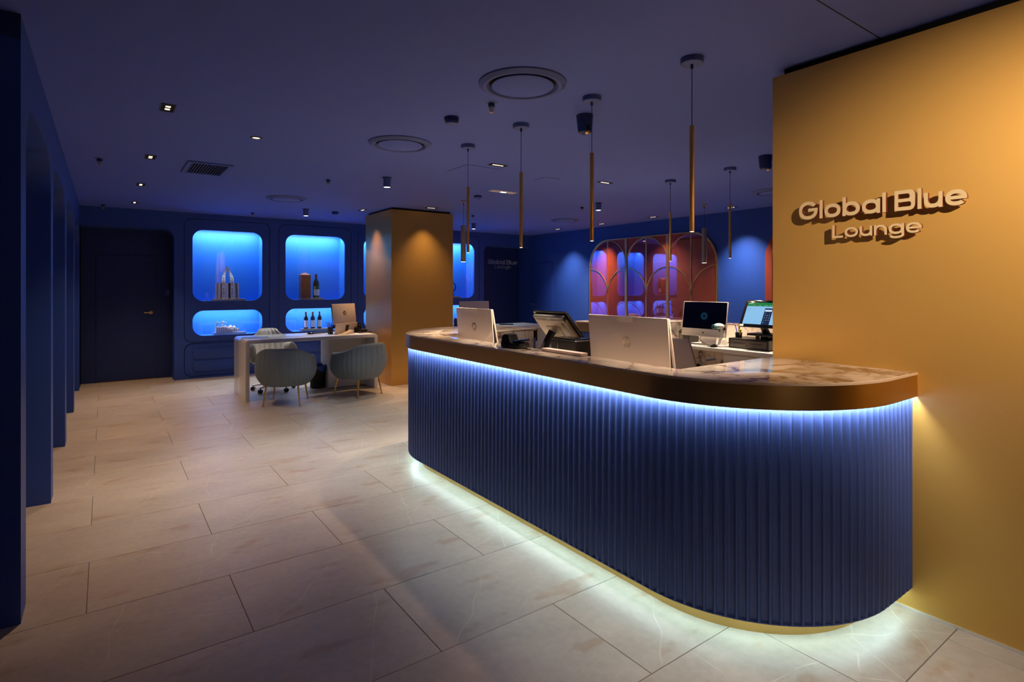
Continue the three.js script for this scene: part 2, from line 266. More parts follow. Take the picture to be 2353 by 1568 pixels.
// tinted mirror windows in the right wall, brass arches like fish scales
function flat(shape, depth, x) { const g = ext(shape, depth, 0, 16); g.rotateY(-PI / 2); g.translate(x + depth, 0, 0); return g; }   // shape in (z, y), front at x + 0
function ring(cz, cy, r, a0, a1, w, d, x) { const s = new THREE.Shape(); s.absarc(cz, cy, r, a0, a1, false); s.absarc(cz, cy, r - w, a1, a0, true); return flat(s, d, x); }
{
  const w = struct('window_1', null, null, 'wide red tinted mirror window with brass arches'), z0 = -8.48, z1 = -5.52, n = 3, W = (z1 - z0) / n, R = W / 2, top = 2.44, sp = top - R, b = 0.32, x = XR - 0.03;
  part('reveal', flat(rr(z0, b, z1, top, [0.02, 0.02, R, R]), 0.012, XR - 0.012), M.redPaint, w);
  for (let i = 0; i < n; i++) {
    const a = z0 + i * W, s = new THREE.Shape(); s.moveTo(a + 0.01, b); s.lineTo(a + W - 0.01, b); s.lineTo(a + W - 0.01, sp); s.absarc(a + R, sp, R - 0.01, 0, PI, false); s.lineTo(a + 0.01, b);
    part('mirror_pane', flat(s, 0.006, XR - 0.019), M.redMirror, w);
    part('arch', ring(a + R, sp, R, 0, PI, 0.018, 0.022, x), M.brass, w);
    part('mullion', bx(x, x + 0.02, b, top, a + R - 0.011, a + R + 0.011), M.brass, w);
    for (const [c, a0, a1] of [[a, 0, PI / 2], [a + W, PI / 2, PI]]) { part('arch', ring(c, 1.884 - R, R, a0, a1, 0.016, 0.018, x), M.brass, w); part('arch', ring(c, 1.22 - 0.42, 0.42, a0, a1, 0.01, 0.01, x + 0.01), M.redDark, w); }
  }
  for (let i = 1; i < n; i++) part('mullion', bx(x - 0.006, x + 0.024, b, top, z0 + i * W - 0.026, z0 + i * W + 0.026), M.brassSatin, w);
  const o = rr(z0 - 0.02, b - 0.02, z1 + 0.02, top + 0.02, [0.02, 0.02, R + 0.02, R + 0.02]); o.holes.push(rr(z0, b, z1, top, [0.01, 0.01, R, R], THREE.Path));
  part('window_frame', flat(o, 0.034, XR - 0.034), M.brassSatin, w);
  const v = struct('window_2', null, null, 'red edged arched opening mostly behind the gold wall'), Z0 = -4.66, Z1 = -1.7;
  const q = rr(Z0, b, Z1, top, [0.02, 0.02, R, R]); q.holes.push(rr(Z0 + 0.11, b + 0.1, Z1 - 0.11, top - 0.11, [0.02, 0.02, R - 0.1, R - 0.1], THREE.Path));
  part('window_frame', flat(q, 0.05, XR - 0.05), M.redPaint, v);
  part('panel', flat(rr(Z0 + 0.1, b + 0.1, Z1 - 0.1, top - 0.1, [0.02, 0.02, R - 0.1, R - 0.1]), 0.012, XR - 0.012), M.whiteMatt, v);
}

// ---------------------------------------------------------------- reception counters: a U in plan with rounded outer corners; the second mirrors the first about x = 3.87
const CY = { foot: 0.105, band0: 1.002, band1: 1.103, top: 1.115, desk: 0.89 };
function counter(mirror, label, name) {
  const c = thing('reception_counter', label, 'counter'), mx = (x) => (mirror ? 7.74 - x : x), R = 0.75, XO = 2.03, ZNEAR = -1.008, ZFAR = -4.893, XE = mirror ? 3.3 : XG, XF = 3.3, XI = 2.24, ZI0 = -1.72, ZI1 = -4.15;
  const outer = (off, step = 0.0438, end = true) => {                 // points along the visible outside, off metres inwards, spaced evenly
    const r = R - off, x0 = XO + off, zn = ZNEAR - off, zf = ZFAR + off, cx = XO + R, segs = [[XE - (mirror ? off : 0), zn, cx, zn], 'n', [x0, ZNEAR - R, x0, ZFAR + R], 'f', [cx, zf, XF - off, zf]], fine = [];
    if (end) segs.push([XF - off, zf, XF - off, ZI1]);
    for (const s of segs) {
      if (s === 'n') for (let i = 1; i < 60; i++) { const a = PI / 2 + (i / 60) * PI / 2; fine.push([cx + r * Math.cos(a), ZNEAR - R + r * Math.sin(a)]); }
      else if (s === 'f') for (let i = 1; i < 60; i++) { const a = PI + (i / 60) * PI / 2; fine.push([cx + r * Math.cos(a), ZFAR + R + r * Math.sin(a)]); }
      else for (let i = 0; i <= 40; i++) fine.push([s[0] + (s[2] - s[0]) * i / 40, s[1] + (s[3] - s[1]) * i / 40]);
    }
    const out = [fine[0]]; let have = 0, len = 0;
    for (let i = 1; i < fine.length; i++) len += Math.hypot(fine[i][0] - fine[i - 1][0], fine[i][1] - fine[i - 1][1]);
    const d = len / Math.round(len / step); let next = d;
    for (let i = 1; i < fine.length; i++) { const [ax, az] = fine[i - 1], [bx_, bz] = fine[i], l = Math.hypot(bx_ - ax, bz - az); while (l > 0 && have + l >= next - 1e-9) { const t = (next - have) / l; out.push([ax + (bx_ - ax) * t, az + (bz - az) * t]); next += d; } have += l; }
    return out.map(([x, z]) => [mx(x), z]);
  };
  const ribbon = (offA, offB, y0, y1, step = 0.05, end = true) => {    // an upright strip following the outside, between two offsets
    const A = outer(offA, step, end), B = outer(offB, step, end), n = Math.min(A.length, B.length), pos = [], uv = []; let s = 0;
    const quad = (p, q, r, t, u0, u1, v0, v1) => { pos.push(...p, ...q, ...r, ...p, ...r, ...t); uv.push(u0, v0, u1, v0, u1, v1, u0, v0, u1, v1, u0, v1); };
    for (let i = 1; i < n; i++) {
      const j = (k) => Math.round(k * (B.length - 1) / (n - 1)), [ax, az] = A[Math.round((i - 1) * (A.length - 1) / (n - 1))], [bx_, bz] = A[Math.round(i * (A.length - 1) / (n - 1))], [cx, cz] = B[j(i - 1)], [dx, dz] = B[j(i)], l = Math.hypot(bx_ - ax, bz - az);
      const P = (x, y, z) => [x, y, z], o = (...q) => (mirror ? quad(q[1], q[0], q[3], q[2], q[5], q[4], q[6], q[7]) : quad(...q));
      o(P(bx_, y0, bz), P(ax, y0, az), P(ax, y1, az), P(bx_, y1, bz), s + l, s, y0, y1);       // outside
      o(P(cx, y0, cz), P(dx, y0, dz), P(dx, y1, dz), P(cx, y1, cz), s, s + l, y0, y1);         // inside
      o(P(bx_, y1, bz), P(ax, y1, az), P(cx, y1, cz), P(dx, y1, dz), s + l, s, 0, 0.01);       // top
      o(P(dx, y0, dz), P(cx, y0, cz), P(ax, y0, az), P(bx_, y0, bz), s + l, s, 0, 0.01);       // underside
      s += l;
    }
    const g = new THREE.BufferGeometry(); g.setAttribute('position', new THREE.Float32BufferAttribute(pos, 3)); g.setAttribute('uv', new THREE.Float32BufferAttribute(uv, 2)); g.computeVertexNormals(); return toCreasedNormals(g, 0.5);
  };
  const plan = (off, inset = 0) => {
    const o = outer(off, 0.02), s = new THREE.Shape(); s.moveTo(o[0][0], -o[0][1]); for (const [x, z] of o.slice(1)) s.lineTo(x, -z);
    s.lineTo(mx(XI + inset), -(ZI1 - inset)); s.lineTo(mx(XI + inset), -(ZI0 + inset)); s.lineTo(mx(XE), -(ZI0 + inset)); s.lineTo(o[0][0], -o[0][1]); return s;
  };
  const slab = (s, y0, y1, bevel) => { const g = ext(s, y1 - y0, bevel, 4); g.rotateX(-PI / 2); g.translate(0, y0, 0); return g; };
  part('worktop', slab(plan(0.001), CY.band1, CY.top, 0.0025), M.marble, c);
  part('worktop_edge', ribbon(-0.0005, 0.004, CY.band1 + 0.0005, CY.top - 0.002), M.marbleEdge, c);
  part('metal_band', ribbon(0, 0.004, CY.band0, CY.band1), M.goldBand, c);
  part('carcass', slab(plan(0.045, -0.004), CY.foot + 0.001, CY.band1 - 0.001, 0), M.marble, c);
  part('plinth', ribbon(0.135, 0.15, 0, CY.foot), M.goldBand, c);
  // concave flutes, one stave each
  const f = outer(0.02, 0.0438), pitch = Math.hypot(f[1][0] - f[0][0], f[1][1] - f[0][1]), S = new THREE.Shape(), half = pitch / 2, lip = 0.0042, deep = 0.014;
  S.moveTo(-half, 0); S.lineTo(-half + lip, 0); for (let i = 1; i < 10; i++) { const a = PI * i / 10; S.lineTo(-(half - lip) * Math.cos(a), -deep * Math.sin(a)); } S.lineTo(half - lip, 0); S.lineTo(half, 0); S.lineTo(half, -0.022); S.lineTo(-half, -0.022); S.lineTo(-half, 0);
  const stave = new THREE.ExtrudeGeometry(S, { depth: 1.035 - CY.foot, bevelEnabled: false }); stave.rotateX(-PI / 2);       // shape y (outwards) -> -z, depth -> y
  const staveGeo = toCreasedNormals(stave, 0.6);
  for (let i = 1; i < f.length; i++) {
    const [ax, az] = f[i - 1], [bx_, bz] = f[i], m = part('flute', staveGeo, M.flute, c), sgn = mirror ? -1 : 1;
    m.position.set((ax + bx_) / 2, CY.foot, (az + bz) / 2); m.rotation.y = Math.atan2(-(bz - az) * sgn, (bx_ - ax) * sgn);
  }
  part('soffit', slab(plan(0.024, -0.003), CY.foot - 0.004, CY.foot, 0), M.flute, c);
  if (!mirror) {                                                       // light strips: one behind the band, one under the flutes
    const t = part('upper_light_strip', ribbon(0.008, 0.016, 1.018, 1.022, 0.05, false), M.ledTop, c), b = part('lower_light_strip', ribbon(0.06, 0.072, 0.096, 0.1, 0.05, false), M.ledFoot, c);
    for (const [off, y, w, col, k] of [[0.012, 1.016, 0.008, COOL, POWER.counterTop], [0.066, 0.094, 0.012, DAYWHITE, POWER.counterFoot]]) {
      const p = outer(off, 0.118, false);
      let i = 0;
      while (i < p.length - 1) {                                       // join collinear pieces into longer lights
        let j = i + 1; const dir = (a, b2) => Math.atan2(p[b2][1] - p[a][1], p[b2][0] - p[a][0]);
        while (j < p.length - 1 && Math.abs(dir(j, j + 1) - dir(i, i + 1)) < 0.01) j++;
        const l = Math.hypot(p[j][0] - p[i][0], p[j][1] - p[i][1]);
        strip(c, [(p[i][0] + p[j][0]) / 2, y, (p[i][1] + p[j][1]) / 2], [p[j][0] - p[i][0], 0, p[j][1] - p[i][1]], l, w, col, k); i = j;
      }
    }
  }
  // staff side: a lower desk on the inside with a pedestal
  const X = (a, b) => [Math.min(mx(a), mx(b)), Math.max(mx(a), mx(b))], [d0, d1] = X(2.237, 2.72), [p0, p1] = X(2.24, 2.68);
  part('staff_desk', bx(d0, d1, CY.desk - 0.035, CY.desk, ZI1 + 0.002, ZI0 - 0.002, 0.004), M.whiteMatt, c);
  const ped = part('pedestal', bx(p0, p1, 0, CY.desk - 0.036, -3.345, ZI0 - 0.01), M.whiteMatt, c);
  for (let i = 0; i < 3; i++) { const [q0, q1] = X(2.68, 2.694); part('drawer_front', bx(q0, q1, 0.06 + i * 0.26, 0.31 + i * 0.26, -3.335, -2.76, 0.003), M.whiteMatt, ped); }
  return c;
}
counter(false, 'long reception counter with fluted navy front, gold band and marble top');
counter(true, 'far matching counter behind the first, seen from its staff side');

// ---------------------------------------------------------------- fittings on the ceiling
function diffuser(x, z, label) {
  const d = thing('round_air_diffuser', label, 'air diffuser', [x, H, z]);
  part('outer_ring', lathe([[0.2, -0.001], [0.215, -0.022], [0.235, -0.024], [0.262, -0.008], [0.264, 0], [0.2, 0]], 56), M.ceilingPart, d);
  part('throat', lathe([[0.205, -0.001], [0.001, -0.0012]], 48), M.darkGap, d);
  part('disc', lathe([[0.001, -0.024], [0.18, -0.024], [0.186, -0.02], [0.18, -0.012], [0.001, -0.012]], 48), M.ceiling, d);
  part('stem', cyl(0.03, 0.03, 0.012, 0, -0.007, 0), M.ceilingPart, d);
  return d;
}
diffuser(2.026, -2.69, 'round ceiling air diffuser nearest to the camera, the largest in view');
diffuser(2.03, -4.42, 'round ceiling air diffuser left of the hanging lamps');
diffuser(2.02, -8.06, 'small round air diffuser above the white desk');
diffuser(6.77, -7.71, 'far round air diffuser beside the mirror window wall');
diffuser(6.9, -3.83, 'round air diffuser cut off by the edge of the gold wall');

function recessed(x, z, label, cells, cellSize, alongX, targets) {       // black box in the ceiling with small lit cells
  const d = thing('recessed_downlight', label, 'downlight', [x, H, z], alongX ? 0 : PI / 2), L = 0.19, W = 0.086, t = 0.006;
  part('frame', merge(bx(-L / 2, L / 2, -0.004, 0, -W / 2, -W / 2 + t), bx(-L / 2, L / 2, -0.004, 0, W / 2 - t, W / 2), bx(-L / 2, -L / 2 + t, -0.004, 0, -W / 2 + t, W / 2 - t), bx(L / 2 - t, L / 2, -0.004, 0, -W / 2 + t, W / 2 - t)), M.black, d);
  part('baffle', bx(-L / 2 + t, L / 2 - t, -0.002, 0, -W / 2 + t, W / 2 - t), M.darkGap, d);
  const n = cells, pitch = (L - 0.06) / Math.max(n, 2);
  for (let i = 0; i < n; i++) {
    const cx = (i - (n - 1) / 2) * pitch, b = part('light_cell', bx(cx - cellSize / 2, cx + cellSize / 2, -0.0042, -0.002, -cellSize / 2, cellSize / 2), M.cell, d);
    part('lens', bx(cx - cellSize / 5, cx + cellSize / 5, -0.0052, -0.0042, -cellSize / 5, cellSize / 5), M.lampWarm, b);
  }
  const [color, cd, angle, [tx, ty, tz], pen = 0.85] = targets; const s = Math.sin(-d.rotation.y), c = Math.cos(-d.rotation.y), dx = tx - x, dz = tz - z;
  spot(d, [0, -0.012, 0], [dx * c + dz * s, ty - H, -dx * s + dz * c], color, cd, angle, pen, 1.5);
  return d;
}
[[-4.465, 'nearest'], [-6.25, 'second nearest'], [-8.0, 'third nearest'], [-9.74, 'farthest']].forEach(([z, w]) => recessed(0.346, z, `black twin downlight, ${w} of the row along the left piers`, 2, 0.03, false, [FLOORWARM, POWER.leftDownlight, 43, [0.346, 0, z]]));
recessed(3.3, -8.58, 'black downlight grazing the left face of the gold column', 2, 0.03, false, [AMBER, POWER.columnSpot, 40, [3.36, 0, -8.58], 0.9]);
recessed(4.07, -7.74, 'black downlight grazing the front face of the gold column', 5, 0.016, true, [AMBER, POWER.columnSpot, 42, [4.07, 0, -7.8], 0.9]);
recessed(3.18, -4.63, 'black linear downlight with five cells above the first counter wing', 5, 0.02, true, [WARM, POWER.slot, 48, [3.1, 0, -4.4]]);
recessed(4.72, -4.67, 'black linear downlight over the far counter behind a hanging lamp', 5, 0.02, true, [WARM, POWER.slot, 48, [4.9, 0, -4.4]]);
recessed(7.72, -6.48, 'black wall washing downlight above the mirror window, left of the farther hanging lamps', 3, 0.02, false, [WARM, POWER.washer * 0.6, 46, [7.9, 0, -6.48]]);
recessed(7.76, -5.0, 'black wall washing downlight behind the rightmost thin hanging lamp', 3, 0.02, false, [NEUTRAL, POWER.washer, 44, [7.95, 0, -5.0]]);
recessed(7.72, -9.02, 'black wall washing downlight near the far right corner', 3, 0.02, false, [NEUTRAL, POWER.washer * 0.8, 44, [7.92, 0, -9.02]]);
{ const d = recessed(7.75, -7.76, 'black wall washing downlight above the left end of the mirror window', 3, 0.02, false, [AMBER, POWER.washer, 30, [8.1, 1.3, -8.3], 1]); spot(d, [0.04, -0.012, 0], [0.4, -1.42, 0.35], AMBER, POWER.washer, 30, 1, 1.5); }
// the entrance side behind the camera is lit by the same fittings
recessed(0.9, 0.5, 'black downlight over the entrance floor behind the camera, left one', 2, 0.03, false, [WARM, POWER.entrance, 44, [1.1, 0, -0.1]]);
recessed(2.1, 0.6, 'black downlight over the entrance floor behind the camera, near the gold wall', 2, 0.03, false, [WARM, POWER.entrance, 50, [2.4, 0, 0.2]]);

recessed(1.2, 0.9, 'black adjustable downlight behind the camera aimed at the gold wall sign', 2, 0.03, false, [WARM, POWER.signSpot, 25, [XG, 1.7, -0.75], 1]);

function cylinderSpot(x, z, label) {
  const d = thing('surface_spotlight', label, 'spotlight', [x, H, z], 0);
  part('flange', cyl(0.052, 0.052, 0.006, 0, -0.003, 0, 32), M.navy, d);
  part('body', lathe([[0.036, -0.006], [0.04, -0.01], [0.04, -0.106], [0.036, -0.108], [0.034, -0.1]], 32), M.ceilingPart, d);
  part('lens', cyl(0.034, 0.034, 0.004, 0, -0.104, 0, 28), M.lampWhite, d);
  spot(d, [0, -0.113, 0], [0, -2.7, 0], COOL, POWER.cylinder, 42, 0.7, 1.7); return d;
}
cylinderSpot(2.546, -5.89, 'cylinder spotlight on the ceiling in front of the gold column');
cylinderSpot(2.544, -9.0, 'cylinder spotlight on the ceiling by the wine cabinet');
cylinderSpot(5.72, -9.15, 'cylinder spotlight on the ceiling right of the gold column');
cylinderSpot(5.79, -5.86, 'cylinder spotlight on the ceiling right of the third hanging lamp');

function sprinkler(x, z, label) {
  const d = thing('sprinkler', label, 'sprinkler', [x, H, z]);
  part('rosette', lathe([[0.001, -0.004], [0.04, -0.004], [0.046, 0], [0.001, 0]], 28), M.ceilingPart, d);
  part('socket', cyl(0.022, 0.024, 0.026, 0, -0.016, 0, 20), M.navy, d);
  part('head', merge(cyl(0.005, 0.005, 0.028, 0, -0.043, 0, 8), tube([[0.013, -0.028, 0], [0.015, -0.045, 0], [0.004, -0.062, 0]], 0.0025, 10, 6), tube([[-0.013, -0.028, 0], [-0.015, -0.045, 0], [-0.004, -0.062, 0]], 0.0025, 10, 6), cyl(0.014, 0.014, 0.002, 0, -0.064, 0, 16)), M.brassSatin, d); return d;
}
sprinkler(-0.04, -6.6, 'sprinkler head near the left piers, above the second downlight'); sprinkler(-0.02, -10.25, 'sprinkler head in the far left ceiling corner'); sprinkler(1.96, -9.95, 'sprinkler head in front of the tote bag cabinet');
sprinkler(2.05, -6.38, 'sprinkler head between the grille and the cylinder spotlights'); sprinkler(2.07, -3.09, 'sprinkler head just beyond the nearest round air diffuser'); sprinkler(5.88, -6.3, 'sprinkler head beside the third hanging lamp');
sprinkler(5.05, -8.1, 'tiny sprinkler head just right of the gold column top');

function detector(x, z, label, dome) {
  const d = thing('smoke_detector', label, 'detector', [x, H, z]);
  part('base', cyl(0.052, 0.054, 0.026, 0, -0.013, 0, 32), M.navy, d);
  if (dome) part('dome', lathe([[0.001, -0.058], [0.022, -0.052], [0.04, -0.034], [0.044, -0.026], [0.001, -0.026]], 28), M.ceiling, d);
  else part('cover', merge(lathe([[0.001, -0.05], [0.034, -0.05], [0.042, -0.045], [0.042, -0.042], [0.036, -0.042], [0.036, -0.038], [0.046, -0.037], [0.046, -0.032], [0.038, -0.032], [0.038, -0.026], [0.001, -0.026]], 32)), M.ceilingPart, d);
  return d;
}
detector(2.02, -3.53, 'round smoke detector left of the sprinkler by the hanging lamps'); detector(4.03, -6.34, 'domed motion detector below the lit ceiling panel', true); detector(3.02, -9.05, 'small detector by the top left of the gold column');

function dome(x, z, label, turn) {
  const d = thing('security_camera', label, 'camera', [x, H, z], turn);
  part('housing', lathe([[0.001, -0.13], [0.03, -0.13], [0.046, -0.122], [0.051, -0.1], [0.061, -0.004], [0.058, 0], [0.001, 0]], 40), M.navy, d);
  part('window', at(lathe([[0.001, -0.132], [0.032, -0.1315], [0.0485, -0.118], [0.0535, -0.082]], 16).scale(0.62, 1, 1), 0, 0, 0.004), M.blackGloss, d);
  part('lens', at(new THREE.SphereGeometry(0.022, 20, 12), 0.004, -0.118, 0.026), M.brassSatin, d); return d;
}
dome(2.76, -2.93, 'domed security camera behind the third hanging lamp cord', -0.2); dome(4.97, -2.85, 'domed security camera by the upper left edge of the gold wall', 0.6);

{ // return air grille, emergency light, hatches, small round downlight
  const g = thing('air_grille', 'square louvred air grille on the left part of the ceiling', 'grille', [0.85, H, -6.53]);
  part('frame', merge(bx(-0.2, 0.2, -0.012, 0, -0.33, -0.28), bx(-0.2, 0.2, -0.012, 0, 0.28, 0.33), bx(-0.2, -0.16, -0.012, 0, -0.28, 0.28), bx(0.16, 0.2, -0.012, 0, -0.28, 0.28)), M.ceilingPart, g);
  part('backing', bx(-0.16, 0.16, -0.0012, 0, -0.28, 0.28), M.darkGap, g);
  for (let i = 0; i < 13; i++) { const s = part('slat', box(0.014, 0.0025, 0.558).rotateZ(0.7), M.ceilingPart, g); s.position.set(-0.148 + i * 0.0247, -0.007, 0); }
  const e = thing('emergency_light', 'frosted rectangular ceiling light panel with a bright centre', 'light', [4.12, H, -5.88]);
  part('frame', bx(-0.19, 0.19, -0.006, 0, -0.055, 0.055), M.white, e); part('diffuser', bx(-0.18, 0.18, -0.009, -0.006, -0.047, 0.047), M.paper, e); part('lens', bx(-0.035, 0.035, -0.0105, -0.009, -0.018, 0.018), M.lampWhite, e);
  spot(e, [0, -0.02, 0], [0, -2, 0], NEUTRAL, POWER.emergency, 55, 0.9, 1.5);
  const r = thing('round_downlight', 'small round downlight in the middle of the left ceiling', 'downlight', [1.0, H, -4.94]);
  part('ring', lathe([[0.028, 0], [0.03, -0.005], [0.046, -0.003], [0.047, 0]], 32), M.black, r); part('lens', cyl(0.029, 0.029, 0.003, 0, -0.0015, 0, 24), M.cell, r);
  spot(r, [0, -0.01, 0], [0, -2.7, 0], COOL, POWER.floorDownlight, 36, 0.85, 1.5);
  for (const [x, z, w, label] of [[3.12, -4.99, 0.2, 'square ceiling access hatch behind the first hanging lamp'], [4.06, -4.93, 0.1, 'small ceiling access hatch between the hanging lamps']]) {
    const h = thing('access_hatch', label, 'hatch', [x, H, z]);
    part('cover', bx(-w, w, -0.002, 0, -w, w), M.ceiling, h); part('seam', merge(bx(-w - 0.006, w + 0.006, -0.0008, 0, -w - 0.006, -w), bx(-w - 0.006, -w, -0.0008, 0, -w, w), bx(w, w + 0.006, -0.0008, 0, -w, w), bx(-w, w, -0.0008, 0, w, w + 0.006)), M.darkGap, h);
  }
  const s = struct('trim_1', bx(1.2, XG + 0.1, H - 0.001, H, -1.176, -1.171), M.darkGap, 'thin straight seam in the ceiling near the gold wall');
}

// hanging lamps: canopy, cord, tube
function pendant(thick, first) {
  const d = new THREE.Group(), R = thick ? 0.036 : 0.0125, y1 = thick ? 2.375 : 2.37, y0 = thick ? 1.865 : 1.806;
  part('canopy', thick ? lathe([[0.001, -0.036], [0.028, -0.036], [0.03, -0.034], [0.03, 0], [0.001, 0]], 24) : lathe([[0.001, -0.032], [0.057, -0.032], [0.06, -0.029], [0.06, 0], [0.001, 0]], 36), thick ? M.pale : M.ceilingPart, d);
  part('cord_grip', cyl(0.007, 0.008, 0.024, 0, thick ? -0.046 : -0.044, 0, 12), thick ? M.black : M.navy, d);
  part('cord', cyl(0.0022, 0.0022, H - y1 - 0.05, 0, -(H - y1 + 0.05) / 2, 0, 8), thick ? M.black : M.navy, d);
  part('tube', lathe([[0.001, y1 - H], [R - 0.001, y1 - H], [R, y1 - H - 0.002], [R, y0 - H + 0.001], [R - 0.002, y0 - H], [R - 0.003, y0 - H + 0.006], [0.001, y0 - H + 0.006]], 28), thick ? M.pale : M.lampGold, d);
  const b = part('lamp_lens', cyl(R - 0.003, R - 0.003, 0.006, 0, y0 - H + 0.002, 0, 20), M.lampWarm, d);
  spot(d, [0, y0 - H - 0.008, 0], [0, -2.7, 0], WARM, thick ? POWER.thickPendant : POWER.pendant, 44, 0.75, 0.6);
  return d;
}
[[2.525, -4.13, 'thin gold tube hanging lamp farthest along the near counter, in front of the lit cabinet'], [2.525, -3.37, 'thin gold tube hanging lamp, second from the left over the near counter'], [2.53, -2.62, 'thin gold tube hanging lamp beside the security camera'], [2.535, -1.865, 'thin gold tube hanging lamp nearest to the camera and largest in view'],
 [5.22, -4.13, 'thin gold tube hanging lamp in front of the mirror window mullion, over the far counter'], [5.18, -3.35, 'thin gold tube hanging lamp before the lit blue wall right of the mirror window'], [5.2, -2.6, 'thin gold tube hanging lamp over the far counter hidden behind the gold wall'],
 [4.08, -6.8, 'thick gold tube hanging lamp right of the gold column', 1], [7.13, -5.03, 'thick gold tube hanging lamp before the right end of the mirror window', 1]].forEach(([x, z, label, thick]) => {
  const d = pendant(!!thick); d.name = numbered('hanging_lamp'); d.position.set(x, H, z); d.userData = { label, category: 'lamp', group: 'gold tube hanging lamps' }; scene.add(d);
});

// ---------------------------------------------------------------- furniture of the waiting side
function slabDesk(label, pos) {
  const d = thing('desk', label, 'desk', pos), W = 1.82, D = 0.8, T = 0.05, h = 0.81, s = rr(0, 0, W, h, [0, 0, 0.045, 0.045]);
  const top = new THREE.Shape(), r = 0.045; top.moveTo(0, 0); top.lineTo(0, h - r); top.absarc(r, h - r, r, PI, PI / 2, true); top.lineTo(W - r, h); top.absarc(W - r, h - r, r, PI / 2, 0, true); top.lineTo(W, 0); top.lineTo(W - T, 0); top.lineTo(W - T, h - T); top.lineTo(T, h - T); top.lineTo(T, 0); top.lineTo(0, 0);
  part('desk_frame', at(ext(top, D, 0.004, 8), 0, 0, -D), M.white, d);
  const p = part('pedestal', bx(1.2, W - T - 0.002, 0.015, h - T - 0.001, -0.73, -0.36, 0.004), M.white, d);
  for (let i = 0; i < 3; i++) part('drawer_front', bx(1.215, W - T - 0.02, 0.04 + i * 0.235, 0.265 + i * 0.235, -0.742, -0.73, 0.003), M.white, p);
  part('modesty_panel', bx(1.2, W - T - 0.002, 0.012, h - T - 0.001, -0.362, -0.35), M.white, d);
  return d;
}
slabDesk('white waterfall desk with the two velvet armchairs, left of the gold column', [1.49, 0, -8.0]);
slabDesk('pale desk far behind the counter in front of the dark right recess', [4.9, 0, -8.05]);

function grid(nu, nv, f, closeU = false) {                               // surface from f(u, v) -> [x, y, z]
  const p = [], uv = [], idx = [];
  for (let j = 0; j <= nv; j++) for (let i = 0; i <= nu; i++) { p.push(...f(i / nu, j / nv)); uv.push(i / nu, j / nv); }
  for (let j = 0; j < nv; j++) for (let i = 0; i < nu; i++) { const a = j * (nu + 1) + i, b = a + 1, c = a + nu + 1, e = c + 1; idx.push(a, b, e, a, e, c); }
  const g = new THREE.BufferGeometry(); g.setAttribute('position', new THREE.Float32BufferAttribute(p, 3)); g.setAttribute('uv', new THREE.Float32BufferAttribute(uv, 2)); g.setIndex(idx); g.computeVertexNormals(); return clean(g);
}
function armchair() {
  const d = new THREE.Group(), A = 118 * PI / 180, prof = (k) => 0.74 + 0.27 * Math.sin(Math.min(1, k / 0.5) * PI / 2) ** 0.8 - 0.05 * smooth(k, 0.6, 1), sq = (v) => Math.sign(v) * Math.abs(v) ** 0.82;
  const hTop = (f) => 0.725 - 0.125 * smooth(Math.abs(f), 0.35, 1.9);
  const outer = (f, k) => { const y = 0.25 + (hTop(f) - 0.25) * k, q = prof(k) * (1 - 0.016 * Math.abs(Math.cos(f * 15)) ** 14 * smooth(k, 0.03, 0.2) * smooth(1.0 - k, 0.0, 0.12)); return [0.366 * q * sq(Math.sin(f)), y, 0.365 * q * sq(Math.cos(f))]; };
  const inner = (f, k) => { const y = 0.36 + (hTop(f) - 0.36) * k, q = prof(k) - 0.2; return [0.366 * q * sq(Math.sin(f)), y, 0.365 * q * sq(Math.cos(f))]; };
  const ringPts = (f) => { const L = []; for (let i = 0; i <= 14; i++) L.push(outer(f, i / 14 * 0.97)); const o = outer(f, 0.97), n = inner(f, 0.97), t = hTop(f) + 0.012; for (let i = 1; i < 6; i++) { const a = i / 6; L.push([o[0] + (n[0] - o[0]) * a, o[1] + (t - o[1]) * Math.sin(a * PI), o[2] + (n[2] - o[2]) * a]); } for (let i = 8; i >= 0; i--) L.push(inner(f, i / 8 * 0.97)); return L; };
  const N = 300, rings = []; for (let i = 0; i <= N; i++) rings.push(ringPts(-A + 2 * A * i / N)); const m = rings[0].length;
  const shell = grid(m - 1, N, (u, v) => rings[Math.round(v * N)][Math.round(u * (m - 1))]);
  const cap = (R, flip) => { const p = [], c = R.reduce((s, q) => [s[0] + q[0] / m, s[1] + q[1] / m, s[2] + q[2] / m], [0, 0, 0]); for (let i = 0; i < m; i++) { const a = R[i], b = R[(i + 1) % m]; flip ? p.push(...c, ...b, ...a) : p.push(...c, ...a, ...b); } const g = new THREE.BufferGeometry(); g.setAttribute('position', new THREE.Float32BufferAttribute(p, 3)); g.setAttribute('uv', new THREE.Float32BufferAttribute(p.filter((_, i) => i % 3 < 2), 2)); g.computeVertexNormals(); return g; };
  part('back_shell', merge(shell, cap(rings[0], true), cap(rings[N], false)), M.velvet, d);
  part('seat_base', lathe([[0.001, 0.248], [0.27, 0.248], [0.295, 0.262], [0.3, 0.3], [0.29, 0.37], [0.001, 0.37]], 40), M.velvet, d);
  part('seat_cushion', at(lathe([[0.001, 0.36], [0.27, 0.36], [0.3, 0.385], [0.3, 0.42], [0.275, 0.445], [0.001, 0.455]], 40), 0, 0, -0.04), M.velvet, d);
  for (const x of [-1, 1]) for (const z of [-1, 1]) {
    const l = part('leg', rod([x * 0.19, 0.262, z * 0.2], [x * 0.222, 0.006, z * 0.235], 0.014, 0.008, 12), M.brass, d); part('foot', cyl(0.017, 0.017, 0.006, x * 0.223, 0.003, z * 0.236, 16), M.brass, l);
  }
  return d;
}
